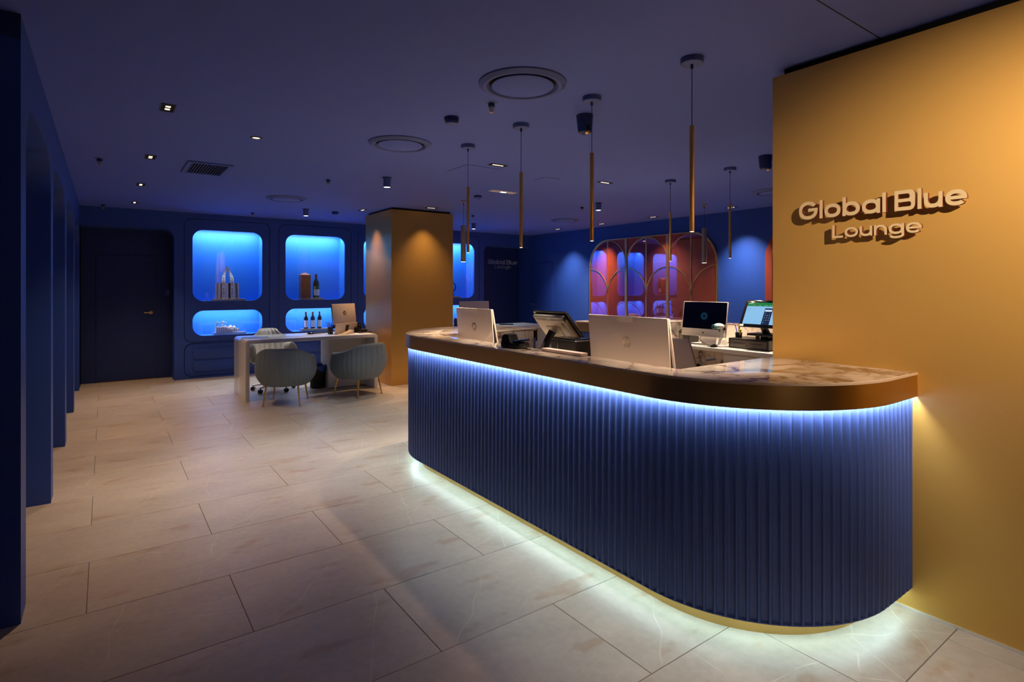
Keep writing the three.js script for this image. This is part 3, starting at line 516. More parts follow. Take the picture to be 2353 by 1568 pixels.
{
  const yawOf = (fx, fz) => Math.atan2(-fx, -fz), a = armchair(); a.name = numbered('armchair'); a.position.set(1.92, 0, -7.68); a.rotation.y = yawOf(0.463, -0.886); a.userData = { label: 'blue grey velvet barrel armchair, left of the two, its back to the camera', category: 'armchair', group: 'velvet armchairs at the white desk' }; scene.add(a);
  copyOf(a, [2.885, 0, -7.67], yawOf(-0.37, -0.93), 'blue grey velvet barrel armchair, right of the two, beside the gold column');
}
function swivelChair(label, pos, turn, fabric, h, seatY, base = true) {  // faces +z
  const d = thing('office_chair', label, 'chair', pos, turn), W = 0.25;
  const back = (side) => grid(48, 16, (u, v) => { const x = (u - 0.5) * 2, y = seatY + (h - seatY) * v, w = W * (0.86 + 0.2 * Math.sin(PI * Math.min(1, v * 1.05)) - 0.26 * smooth(v, 0.75, 1) * 1), e = Math.sqrt(Math.max(0, 1 - Math.abs(x) ** 6)); return [x * w, seatY + (y - seatY) * (0.86 + 0.14 * e), -0.24 - 0.1 * v + 0.12 * x * x * (1 - 0.5 * v) + side * (0.03 * e * Math.sqrt(Math.max(0, 1 - (v * 2 - 1) ** 8)) + 0.008 * (side > 0 ? Math.abs(Math.cos(u * PI * 7)) : 0) * e)]; });
  part('backrest', merge(back(1), back(-1)), fabric, d);
  for (const s of [-1, 1]) part('side_wing', at(new THREE.SphereGeometry(0.14, 20, 14).scale(0.42, 1.0, 1.15).rotateY(s * 0.35), s * 0.27, seatY + 0.1, -0.1), fabric, d);
  part('seat', box(0.5, 0.1, 0.48, 0, seatY - 0.03, 0.02, 0.045), fabric, d);
  part('column', cyl(0.025, 0.025, seatY - 0.14, 0, (seatY - 0.02) / 2 + 0.02, 0, 16), M.chrome, d);
  for (let i = 0; i < 5; i++) {
    const a = i * 2 * PI / 5 + 0.35, x = Math.sin(a) * 0.29, z = Math.cos(a) * 0.29, l = part('base_arm', rod([0, 0.11, 0], [x, 0.075, z], 0.02, 0.012, 10), M.silver, d);
    part('caster', merge(at(cyl(0.028, 0.028, 0.018, 0, 0, 0, 18).rotateZ(PI / 2).rotateY(a), x + 0.013 * Math.cos(a), 0.028, z - 0.013 * Math.sin(a)), at(cyl(0.028, 0.028, 0.018, 0, 0, 0, 18).rotateZ(PI / 2).rotateY(a), x - 0.013 * Math.cos(a), 0.028, z + 0.013 * Math.sin(a)), cyl(0.008, 0.008, 0.03, x, 0.062, z, 8)), M.black, l);
  }
  return d;
}
swivelChair('cream channel tufted swivel chair on casters behind the white desk', [2.0, 0, -8.72], 0.05, M.creamFabric, 0.89, 0.45);
swivelChair('cream rounded chair back just showing above the pale far desk', [6.05, 0, -8.95], 0.1, M.creamFabric, 0.875, 0.45);
swivelChair('grey blue staff chair behind the touch screen till at the near counter', [3.02, 0, -3.72], -PI / 2, M.greyFabric, 1.07, 0.62);
{ // pale plastic staff stool seen from behind
  const d = thing('staff_chair', 'pale moulded staff chair with a short armrest, backed to the large monitor', 'chair', [4.45, 0, -3.32], PI / 2);
  const s = new THREE.Shape(); s.moveTo(-0.26, 0.66); s.lineTo(0.26, 0.66); s.quadraticCurveTo(0.31, 0.7, 0.29, 0.78); s.lineTo(0.215, 1.0); s.quadraticCurveTo(0.2, 1.045, 0.15, 1.045); s.lineTo(-0.15, 1.045); s.quadraticCurveTo(-0.2, 1.045, -0.215, 1.0); s.lineTo(-0.29, 0.78); s.quadraticCurveTo(-0.31, 0.7, -0.26, 0.66);
  part('backrest', at(ext(s, 0.03, 0.012, 10), 0, 0, -0.26), M.cream, d);
  for (const k of [-1, 1]) { const a = part('armrest', merge(box(0.045, 0.026, 0.16, k * 0.335, 0.868, -0.15, 0.012), rod([k * 0.27, 0.8, -0.24], [k * 0.335, 0.862, -0.2], 0.014)), M.creamFabric, d); part('bracket', box(0.03, 0.024, 0.03, k * 0.29, 0.825, -0.23), M.black, a); }
  part('seat', box(0.5, 0.07, 0.46, 0, 0.63, 0, 0.03), M.creamFabric, d); part('column', cyl(0.025, 0.025, 0.5, 0, 0.35, 0), M.chrome, d); part('base', lathe([[0.001, 0], [0.24, 0], [0.24, 0.012], [0.05, 0.06], [0.026, 0.1], [0.001, 0.1]], 36), M.chrome, d);
}
{ // waste bin with a blue liner
  const b = thing('waste_bin', 'black waste bin with a blue liner bag under the white desk', 'bin', [2.59, 0, -8.56]);
  part('bucket', lathe([[0.001, 0.002], [0.1, 0.002], [0.105, 0.01], [0.128, 0.33], [0.124, 0.33], [0.1, 0.015], [0.001, 0.015]], 32), M.bin, b);
  part('liner', grid(48, 6, (u, v) => { const a = u * 2 * PI, w = 1 + 0.03 * Math.sin(a * 9) + 0.02 * Math.sin(a * 5 + 1), r = v < 0.5 ? 0.118 + 0.018 * v * 2 : 0.136 * w, y = v < 0.5 ? 0.26 + 0.09 * v * 2 : 0.352 - 0.085 * (v - 0.5) * 2 * (1 + 0.3 * Math.sin(a * 3)); return [r * Math.sin(a), y, r * Math.cos(a)]; }), std([0.02, 0.07, 0.4], 0.35), b);
}

// ---------------------------------------------------------------- computers
function badge(parent, x, y, z, r) {                                      // round dark chrome badge with two slanted letters left in the casing colour
  const g = part('logo', cyl(r, r, 0.0016, 0, 0, 0, 40).rotateX(PI / 2), M.darkChrome, parent), bars = []; g.position.set(x, y, z);
  const bar = (x0, x1, y0, y1) => { const k = 0.22, s = new THREE.Shape(); s.moveTo(x0 + k * y0, y0); s.lineTo(x1 + k * y0, y0); s.lineTo(x1 + k * y1, y1); s.lineTo(x0 + k * y1, y1); s.lineTo(x0 + k * y0, y0); bars.push(at(new THREE.ExtrudeGeometry(s, { depth: 0.0012 / r, bevelEnabled: false }).scale(r, r, r), 0, 0, 0.0004)); };
  bar(-0.5, -0.35, -0.45, 0.9); bar(-0.35, 0.0, 0.3, 0.45); bar(-0.14, 0.01, -0.45, 0.45); bar(0.12, 0.27, -0.95, 0.45); bar(0.27, 0.62, 0.3, 0.45); bar(0.47, 0.62, -0.45, 0.45); bar(0.27, 0.62, -0.45, -0.3);
  part('logo_letters', merge(bars), M.aio, g); return g;
}
function allInOne(label, pos, turn, w, h) {                              // back towards +z; a hinged plate at the rear carries the screen
  const d = thing('all_in_one_computer', label, 'computer', pos, turn), lean = (g, a, y, z) => at(g.rotateX(a), 0, y, z);
  const plate = part('back_plate', lean(at(ext(rr(-w / 2, -h, w / 2, 0, 0.006), 0.008, 0.002, 4), 0, 0, -0.008), 0.09, h, 0), M.aio, d);
  const camera_ = part('camera_cover', at(bx(-0.058, 0.058, -0.034, -0.001, 0, 0.0008).rotateX(0.09), 0, h, 0.0002), M.aio, plate);
  plate.updateMatrix(); badge(plate, 0, h - h * 0.33, 0, 0.034); const lg = plate.children[plate.children.length - 1]; lg.position.set(0, h * 0.67, -h * 0.33 * 0.0902); lg.rotation.x = 0.09; camera_.userData.label = 'slim camera cover at the top edge';
  part('screen_panel', lean(ext(rr(-w / 2, -0.372, w / 2, 0, 0.006), 0.011, 0.003, 4), 0.19, h, -0.021), M.aio, d);
  part('display', lean(at(bx(-w / 2 + 0.012, w / 2 - 0.012, -0.345, -0.012, -0.0012, 0), 0, 0, 0), 0.19, h, -0.0215), M.blackGloss, d);
  part('housing', lean(bx(-w / 2 + 0.012, w / 2 - 0.012, -0.34, -0.12, -0.012, 0.012), 0.14, h, -0.016), M.black, d);
  part('foot', bx(-0.12, 0.12, 0, 0.006, -0.16, -0.03, 0.002), M.aio, d);
  return d;
}
allInOne('large cream all-in-one computer with a round badge at the camera end of the near counter', [2.42, CY.desk, -2.237], -PI / 2, 0.605, 0.452);
allInOne('cream all-in-one computer with a round badge at the far end of the near counter', [2.42, CY.desk, -3.886], -PI / 2, 0.535, 0.447);
function pedestalComputer(label, pos, turn, w) {                         // flat back with a folded stand
  const d = thing('all_in_one_computer', label, 'computer', pos, turn), h = 0.45;
  part('back_cover', at(ext(rr(-w / 2, 0.14, w / 2, h, 0.006), 0.014, 0.004, 4).rotateX(-0.12), 0, 0, -0.02), M.aio, d);
  part('display', at(bx(-w / 2, w / 2, 0.09, h, -0.012, -0.004, 0.003).rotateX(-0.12), 0, 0, -0.02), M.blackGloss, d);
  part('stand', at(ext(rr(-w / 2 + 0.01, 0, w / 2 - 0.01, 0.16, 0.004), 0.008, 0.002, 4).rotateX(0.18), 0, 0.002, -0.03), M.aio, d);
  part('stand_notch', at(bx(-0.02, 0.05, 0.02, 0.13, 0.0065, 0.0095).rotateX(0.18), 0, 0.002, -0.03), M.black, d);
  badge(d, 0, 0.31, -0.0425, 0.033).rotation.x = -0.12; return d;
}
pedestalComputer('cream all-in-one computer turned on the white desk by the gold column', [2.955, 0.81, -8.33], 0.52, 0.5);
pedestalComputer('cream all-in-one computer on the pale far desk, behind the near counter computer', [5.3, 0.81, -8.4], -0.04, 0.6);

{ // touch screen till on the near counter, seen from behind
  const d = thing('till', 'black touch screen till seen from behind, leaning over the near counter', 'till', [2.56, CY.desk, -3.006], -PI / 2), tilt = 0.72, cy = 0.457;
  const T = (g) => at(g.rotateX(tilt), 0, cy, 0.06);
  const up = (g) => at(g, 0, 0, 0);
  part('screen_bezel', T(ext(rr(-0.182, -0.318, 0.182, 0, 0.016), 0.016, 0.005, 5)), M.blackGloss, d);
  const rear = part('rear_housing', T(at(ext(rr(-0.162, -0.26, 0.162, -0.035, 0.02), 0.04, 0.016, 4), 0, 0, 0.014)), std([0.2, 0.15, 0.1], 0.45), d);
  part('name_strip', T(bx(-0.16, 0.16, -0.064, -0.014, 0.016, 0.048, 0.004)), M.black, rear);
  part('name_mark', T(merge(bx(-0.018, -0.004, -0.046, -0.032, 0.048, 0.0486), bx(0.008, 0.016, -0.044, -0.034, 0.048, 0.0486), bx(-0.004, 0.008, -0.04, -0.038, 0.048, 0.0486))), std([0.75, 0.78, 0.85], 0.4), rear);
  part('vent', T(bx(0.12, 0.145, -0.24, -0.06, 0.0535, 0.055, 0)), M.black, rear); part('vesa_plate', T(bx(-0.07, 0.07, -0.19, -0.1, 0.05, 0.058, 0.004)), std([0.16, 0.12, 0.085], 0.5), rear);
  part('stand_arm', merge(rod([-0.02, 0.305, 0.02], [-0.02, 0.02, 0.21], 0.034, 0.034, 4), bx(-0.06, 0.04, 0, 0.02, -0.05, 0.24, 0.006)), M.black, d);
  part('cable', merge(tube([[0.03, 0.28, 0.03], [0.06, 0.2, 0.09], [0.02, 0.12, 0.1], [0.09, 0.1, 0.07], [0.14, 0.03, 0.04]], 0.003), tube([[0.02, 0.27, 0.02], [0.08, 0.16, 0.06], [0.05, 0.1, 0.09], [0.1, 0.05, 0.1]], 0.0026)), M.black, d);
  const p = thing('receipt_printer', 'low black receipt printer under the leaning till screen', 'printer', [2.44, CY.desk, -2.72], -PI / 2);
  part('body', box(0.24, 0.285, 0.14, 0, 0.1425, 0, 0.012), M.black, p); part('lid', box(0.225, 0.012, 0.125, 0, 0.287, 0, 0.005), M.blackGloss, p); part('seam', bx(-0.052, -0.048, 0.14, 0.28, 0.0695, 0.0712), M.chrome, p);
}
{
  const t = thing('card_terminal', 'black card payment terminal with a glowing blue screen on the near counter', 'terminal', [2.165, CY.top, -2.955], -1.35);
  part('base', merge(at(ext(rr(-0.085, -0.055, 0.085, 0.055, 0.018), 0.034, 0.008, 5).rotateX(-PI / 2), 0, 0.002, 0)), M.black, t);
  const s = new THREE.Shape(); s.moveTo(-0.05, 0); s.lineTo(-0.036, 0.05); s.lineTo(-0.02, 0.058); s.lineTo(0.012, 0.054); s.lineTo(0.034, 0.004); s.lineTo(-0.05, 0);
  part('printer_hood', at(ext(s, 0.092, 0.006, 2), -0.035, 0.03, -0.046), M.black, t);
  part('keypad', at(box(0.08, 0.012, 0.088, 0, 0, 0, 0.004).rotateZ(0.2), 0.052, 0.046, 0), M.blackGloss, t);
  const scr = canvasTex(128, 128, (c) => { c.fillStyle = '#06122e'; c.fillRect(0, 0, 128, 128); c.fillStyle = '#2f63c8'; c.fillRect(14, 18, 100, 92); c.fillStyle = '#173a86'; c.fillRect(24, 40, 54, 10); c.fillRect(24, 60, 70, 8); c.fillStyle = '#6fa4f0'; c.fillRect(60, 22, 48, 26); });
  part('screen', at(box(0.07, 0.002, 0.074).rotateZ(0.2), 0.05, 0.0535, 0), new THREE.MeshStandardMaterial({ color: rgb(0, 0, 0), emissive: rgb(1, 1, 1), emissiveMap: scr, emissiveIntensity: 0.8, roughness: 0.15 }), t);
  part('cable', tube([[0.09, 0.01, 0.03], [0.13, 0.006, 0.05], [0.15, 0.004, 0.02]], 0.004), M.black, t);
  const b = thing('cream_box', 'flat cream box lying at the back of the near counter below the till', 'box', [2.215, CY.top, -2.53]);
  part('lid', bx(-0.03, 0.022, 0, 0.018, -0.18, 0.18, 0.002), std([0.62, 0.47, 0.44], 0.5), b); part('edge', bx(-0.028, 0.02, 0, 0.008, -0.1812, 0.1812), std([0.5, 0.38, 0.35], 0.5), b);
}
{ // slim silver desktop on the far counter
  const d = thing('desktop_computer', 'silver desktop computer with a dark screen and a starburst emblem', 'computer', [5.2, CY.desk, -3.68], -PI / 2), w = 0.55, T = (g) => at(g.rotateX(-0.13), 0, 0.09, 0);
  part('case', T(ext(rr(-w / 2, 0, w / 2, 0.375, 0.008), 0.014, 0.003, 5)), M.silver, d);
  const scr = canvasTex(512, 288, (c) => {
    c.fillStyle = '#020410'; c.fillRect(0, 0, 512, 288); c.translate(256, 150);
    for (let r = 0; r < 4; r++) for (let i = 0; i < 22; i++) { const a = i / 22 * 2 * PI + r * 0.14, q = 16 + r * 8; c.fillStyle = r % 2 ? '#3f86a8' : '#2c5f9a'; c.save(); c.rotate(a); c.fillRect(q, -2, 6 - r, 4); c.restore(); }
  });
  part('screen', T(bx(-w / 2 + 0.008, w / 2 - 0.008, 0.082, 0.368, 0.0142, 0.0148)), phys([0.0, 0.0, 0.0], 0.12, { emissive: rgb(1, 1, 1), emissiveMap: scr, emissiveIntensity: 0.5 }), d);
  part('chin_emblem', T(at(cyl(0.009, 0.009, 0.001, 0, 0, 0, 20).rotateX(PI / 2), 0, 0.04, 0.0145)), M.darkChrome, d);
  part('stand', merge(at(bx(-0.09, 0.09, 0, 0.2, -0.006, 0).rotateX(-0.25), 0, 0.01, -0.09), bx(-0.1, 0.1, 0, 0.006, -0.16, 0.03, 0.002)), M.silver, d);
  const k = thing('keyboard', 'slim black keyboard in front of the silver desktop computer', 'keyboard', [5.115, CY.desk, -3.73], -PI / 2), kk = [];
  part('tray', box(0.42, 0.012, 0.12, 0, 0.006, 0, 0.004), M.silver, k); for (let r = 0; r < 5; r++) for (let i = 0; i < 16; i++) kk.push(box(0.021, 0.004, 0.018, -0.193 + i * 0.0257, 0.0135, -0.045 + r * 0.0225)); part('keys', merge(kk), M.black, k).userData.kind = 'stuff';
  const m = thing('mouse', 'black computer mouse beside the barcode scanner', 'mouse', [5.09, CY.desk, -3.475], -PI / 2);
  part('shell', at(new THREE.SphereGeometry(0.05, 24, 14, 0, 2 * PI, 0, PI / 2).scale(0.62, 0.64, 1), 0, 0.001, 0), M.blackGloss, m); part('wheel', at(cyl(0.008, 0.008, 0.006, 0, 0, 0, 14).rotateZ(PI / 2), 0, 0.0275, -0.02), M.black, m);
  const s = thing('barcode_scanner', 'white and teal barcode scanner standing in its white cradle', 'scanner', [5.17, CY.desk, -3.43], -PI / 2 - 0.5);
  part('cradle', lathe([[0.001, 0], [0.062, 0], [0.06, 0.018], [0.05, 0.022], [0.038, 0.05], [0.036, 0.075], [0.022, 0.095], [0.001, 0.1]], 32).scale(1, 1, 1.15), M.whiteMatt, s);
  part('handle', rod([0, 0.07, -0.008], [0, 0.2, 0.014], 0.022, 0.019, 16), M.whiteMatt, s);
  const hd = part('head', at(new THREE.SphereGeometry(0.05, 24, 16).scale(0.7, 0.62, 1.15).rotateX(-0.1), 0, 0.215, 0.035), M.whiteMatt, s);
  part('nozzle', merge(at(cyl(0.03, 0.026, 0.03, 0, 0, 0, 24).rotateX(PI / 2).scale(1.1, 0.85, 1), 0, 0.211, 0.088), box(0.066, 0.016, 0.06, 0, 0.213, 0.05, 0.007)), M.teal, hd); part('window', at(cyl(0.021, 0.021, 0.004, 0, 0, 0, 20).rotateX(PI / 2), 0, 0.211, 0.102), M.blackGloss, hd); part('trigger', box(0.018, 0.03, 0.016, 0, 0.17, 0.032, 0.006), M.teal, s);
  const c = thing('cash_drawer', 'black steel cash drawer with a grey front under the tablet till', 'cash drawer', [5.32, CY.desk, -3.145], -PI / 2);
  part('case', box(0.43, 0.1, 0.3, 0, 0.052, 0, 0.004), M.black, c); const f = part('drawer_front', bx(-0.195, 0.195, 0.016, 0.086, 0.1495, 0.154, 0.002), std([0.1, 0.085, 0.075], 0.4), c);
  part('slot', bx(-0.16, -0.03, 0.055, 0.06, 0.154, 0.1546), M.darkGap, f); part('slot', bx(0.02, 0.155, 0.055, 0.06, 0.154, 0.1546), M.darkGap, f); part('lock', at(cyl(0.007, 0.007, 0.003, 0, 0, 0, 16).rotateX(PI / 2), -0.01, 0.034, 0.155), M.black, f);
  for (const x of [-0.18, 0.18]) part('foot', cyl(0.012, 0.012, 0.004, x, 0.001, 0.12, 12), M.black, c);
  const t = thing('tablet_till', 'tablet till showing a green and pale blue screen with a keypad', 'till', [5.25, CY.desk + 0.103, -3.01], -PI / 2), Q = (g) => at(g.rotateX(-0.5), 0, 0.12, 0.13);
  part('bezel', Q(ext(rr(-0.2, 0, 0.2, 0.295, 0.018), 0.016, 0.005, 6)), M.blackGloss, t);
  const ui = canvasTex(512, 360, (x, w, h) => {
    x.fillStyle = '#8cc4ee'; x.fillRect(0, 0, w, h); x.fillStyle = '#0d7a3f'; x.fillRect(0, 0, w, 62); x.fillStyle = '#e8fff2'; x.font = 'bold 17px sans-serif'; x.fillText('Windows', 14, 24); x.font = '12px sans-serif'; ['File', 'Home', 'Transaction', 'Report', 'Help'].forEach((s, i) => x.fillText(s, 104 + i * 82, 50));
    x.strokeStyle = '#6b97c4'; x.lineWidth = 3; x.strokeRect(28, 98, 34, 34); x.fillStyle = '#76a8d6'; x.fillRect(28, 146, 26, 4);
    x.fillStyle = '#16274a'; x.fillRect(296, 92, 122, 268); x.fillStyle = '#cfe6fb'; x.fillRect(304, 116, 106, 30); x.fillStyle = '#d5e2f4'; x.font = 'bold 18px sans-serif'; ['C', '', '/', '7', '8', '9', '4', '5', '6', '1', '2', '3', '0', '.', ''].forEach((s, i) => x.fillText(s, 318 + (i % 3) * 34, 180 + Math.floor(i / 3) * 38));
  });
  part('screen', Q(bx(-0.168, 0.168, 0.032, 0.268, 0.0162, 0.0168)), new THREE.MeshStandardMaterial({ color: rgb(0, 0, 0), emissive: rgb(1, 1, 1), emissiveMap: ui, emissiveIntensity: 0.95, roughness: 0.2 }), t);
  part('sticker', Q(bx(-0.19, -0.15, 0.006, 0.026, 0.0162, 0.0168)), M.paper, t);
  part('stand', merge(rod([0.02, 0.16, 0.09], [0.02, 0.02, -0.02], 0.04, 0.045, 4), bx(-0.13, 0.15, 0.04, 0.062, -0.1, 0.11, 0.006), bx(-0.12, -0.09, 0, 0.042, -0.06, -0.03), bx(0.1, 0.13, 0, 0.042, -0.06, -0.03), bx(-0.05, 0.09, 0, 0.042, -0.09, 0.0)), M.black, t);
  const pc = thing('pen_cup', 'dark mesh pen cup with blue pens and a yellow marker on the cash drawer', 'pen cup', [5.28, CY.desk + 0.103, -3.315]);
  part('cup', lathe([[0.001, 0], [0.03, 0], [0.032, 0.003], [0.034, 0.05], [0.0325, 0.05], [0.03, 0.004], [0.001, 0.004]], 24), M.black, pc);
  const pen = (n, a, b, r, col, l) => { part(n, rod(a, b, r, r, 8), col, pc).userData.label = l; };
  pen('pen', [0.006, 0.006, -0.01], [0.014, 0.13, -0.05], 0.0045, std([0.02, 0.04, 0.6], 0.4), 'blue pen'); pen('pen', [-0.004, 0.006, 0.004], [-0.01, 0.12, 0.016], 0.0045, std([0.02, 0.04, 0.55], 0.4), 'second blue pen'); pen('pencil', [0.004, 0.006, 0.002], [0.012, 0.125, -0.01], 0.004, std([0.8, 0.36, 0.03], 0.5), 'orange pencil'); pen('marker', [-0.012, 0.006, 0.014], [-0.02, 0.085, 0.034], 0.011, std([0.75, 0.78, 0.03], 0.4), 'yellow marker');
  const p = thing('label_printer', 'black box printer left of the silver desktop computer', 'printer', [5.38, CY.desk, -4.0], -PI / 2 - 0.1);
  part('body', box(0.15, 0.13, 0.17, 0, 0.065, 0, 0.008), M.black, p); part('cover', box(0.148, 0.014, 0.14, 0, 0.134, -0.01, 0.006), M.blackGloss, p); part('front_panel', bx(-0.06, -0.008, 0.035, 0.1, 0.0845, 0.0865), std([0.1, 0.085, 0.06], 0.4), p); part('paper_slip', bx(-0.06, 0.0, 0.012, 0.016, 0.084, 0.1), M.paper, p);
  const cb = solo('power_cable', merge(tube([[5.36, 0.9, -3.86], [5.3, 0.94, -3.8], [5.27, 0.9, -3.72], [5.3, 0.896, -3.6]], 0.004), tube([[5.38, 0.96, -3.6], [5.34, 0.91, -3.52], [5.36, 0.93, -3.46]], 0.004)), M.black, 'black cables curling under the silver desktop computer', 'cable');
}
{ // small things on the two desks
  const y = 0.811;
  const k = thing('keyboard', 'black keyboard lying on the white desk left of the pen cup', 'keyboard', [2.66, y, -8.63], 0.42), kk = []; part('tray', box(0.36, 0.014, 0.11, 0, 0.008, 0, 0.004), M.black, k); for (let r = 0; r < 4; r++) for (let i = 0; i < 13; i++) kk.push(box(0.02, 0.004, 0.018, -0.156 + i * 0.026, 0.016, -0.036 + r * 0.024)); part('keys', merge(kk), M.black, k).userData.kind = 'stuff';
  const m = thing('mouse', 'dark mouse at the left end of the keyboard on the white desk', 'mouse', [2.47, y, -8.52], 0.5); part('shell', at(new THREE.SphereGeometry(0.05, 20, 12, 0, 2 * PI, 0, PI / 2).scale(0.62, 0.6, 1.05), 0, 0.001, 0), M.blackGloss, m); part('wheel', at(cyl(0.007, 0.007, 0.006, 0, 0, 0, 12).rotateZ(PI / 2), 0, 0.027, 0.02), M.black, m);
  const c = thing('pen_cup', 'black mesh pen cup full of dark pens on the white desk', 'pen cup', [2.72, y, -8.36]); part('cup', lathe([[0.001, 0], [0.038, 0], [0.042, 0.1], [0.04, 0.1], [0.036, 0.005], [0.001, 0.005]], 20), M.black, c);
  for (let i = 0; i < 7; i++) { const a = i * 2.4, r = 0.02; part('pen', rod([r * Math.sin(a), 0.01, r * Math.cos(a)], [2.4 * r * Math.sin(a) - 0.01, 0.14 + 0.02 * (i % 3), 2.2 * r * Math.cos(a)], 0.0045, 0.0045, 7), i === 4 ? std([0.5, 0.45, 0.55], 0.5) : M.black, c); }
  solo('leaflet', bx(-0.1, 0.1, 0, 0.004, -0.14, 0.14), std([0.2, 0.27, 0.5], 0.4), 'blue grey leaflet lying on the left end of the white desk', 'leaflet', [1.69, y, -8.42], 0.9);
  solo('paper_sheet', bx(-0.105, 0.105, 0, 0.003, -0.148, 0.148), M.paper, 'white paper sheets on the white desk before the turned computer', 'paper', [2.93, y, -8.2], 1.2);
  const n = thing('paper_block', 'cream wedge of folded paper beside the pen cup on the white desk', 'paper', [2.93, y + 0.003, -8.23], 0.3); const s = new THREE.Shape(); s.moveTo(0, 0); s.lineTo(0.16, 0); s.lineTo(0.16, 0.055); s.lineTo(0, 0); part('wedge', at(ext(s, 0.1), -0.08, 0, -0.05), M.cream, n); part('clip', bx(0.078, 0.1, 0.001, 0.06, -0.03, 0.03, 0.003), M.chrome, n);
  const t = thing('desk_phone', 'black desk phone at the right end of the white desk', 'telephone', [3.19, y, -8.42], 0.3); part('body', box(0.16, 0.05, 0.18, 0, 0.026, 0, 0.01), M.black, t); part('handset', merge(box(0.045, 0.03, 0.19, -0.05, 0.068, 0, 0.012)), M.blackGloss, t); part('cord', tube([[-0.05, 0.03, 0.1], [-0.12, 0.012, 0.14], [-0.02, 0.01, 0.17], [0.1, 0.012, 0.15], [0.14, 0.01, 0.05]], 0.005, 40), M.black, t); part('display', bx(0.0, 0.06, 0.0505, 0.0515, -0.06, -0.02), M.brassSatin, t);
  const b = thing('filing_tray', 'stacked black letter trays behind the phone on the white desk', 'tray', [3.2, y, -8.66]); for (let i = 0; i < 3; i++) part('tray', merge(bx(-0.08, 0.08, i * 0.045, i * 0.045 + 0.006, -0.06, 0.06), bx(-0.08, -0.075, i * 0.045, i * 0.045 + 0.036, -0.06, 0.06), bx(0.075, 0.08, i * 0.045, i * 0.045 + 0.036, -0.06, 0.06), bx(-0.075, 0.075, i * 0.045, i * 0.045 + 0.036, -0.06, -0.055)), M.black, b);
  solo('tablet', merge(box(0.26, 0.009, 0.18, 0, 0.0055, 0, 0.003), bx(-0.115, 0.115, 0.01, 0.0106, -0.075, 0.075)), M.blackGloss, 'dark tablet lying on the pale far desk', 'tablet', [6.06, 0.811, -8.55], -0.5);
  const q = thing('desk_printer', 'black printer on the pale far desk beside the gold column', 'printer', [4.98, 0.811, -8.36]); part('body', box(0.17, 0.15, 0.24, 0, 0.075, 0, 0.01), M.black, q); part('lid', box(0.16, 0.014, 0.22, 0, 0.157, 0, 0.005), std([0.16, 0.12, 0.07], 0.4), q); part('tray', bx(-0.06, 0.06, 0.03, 0.036, 0.12, 0.19), M.cream, q);
}

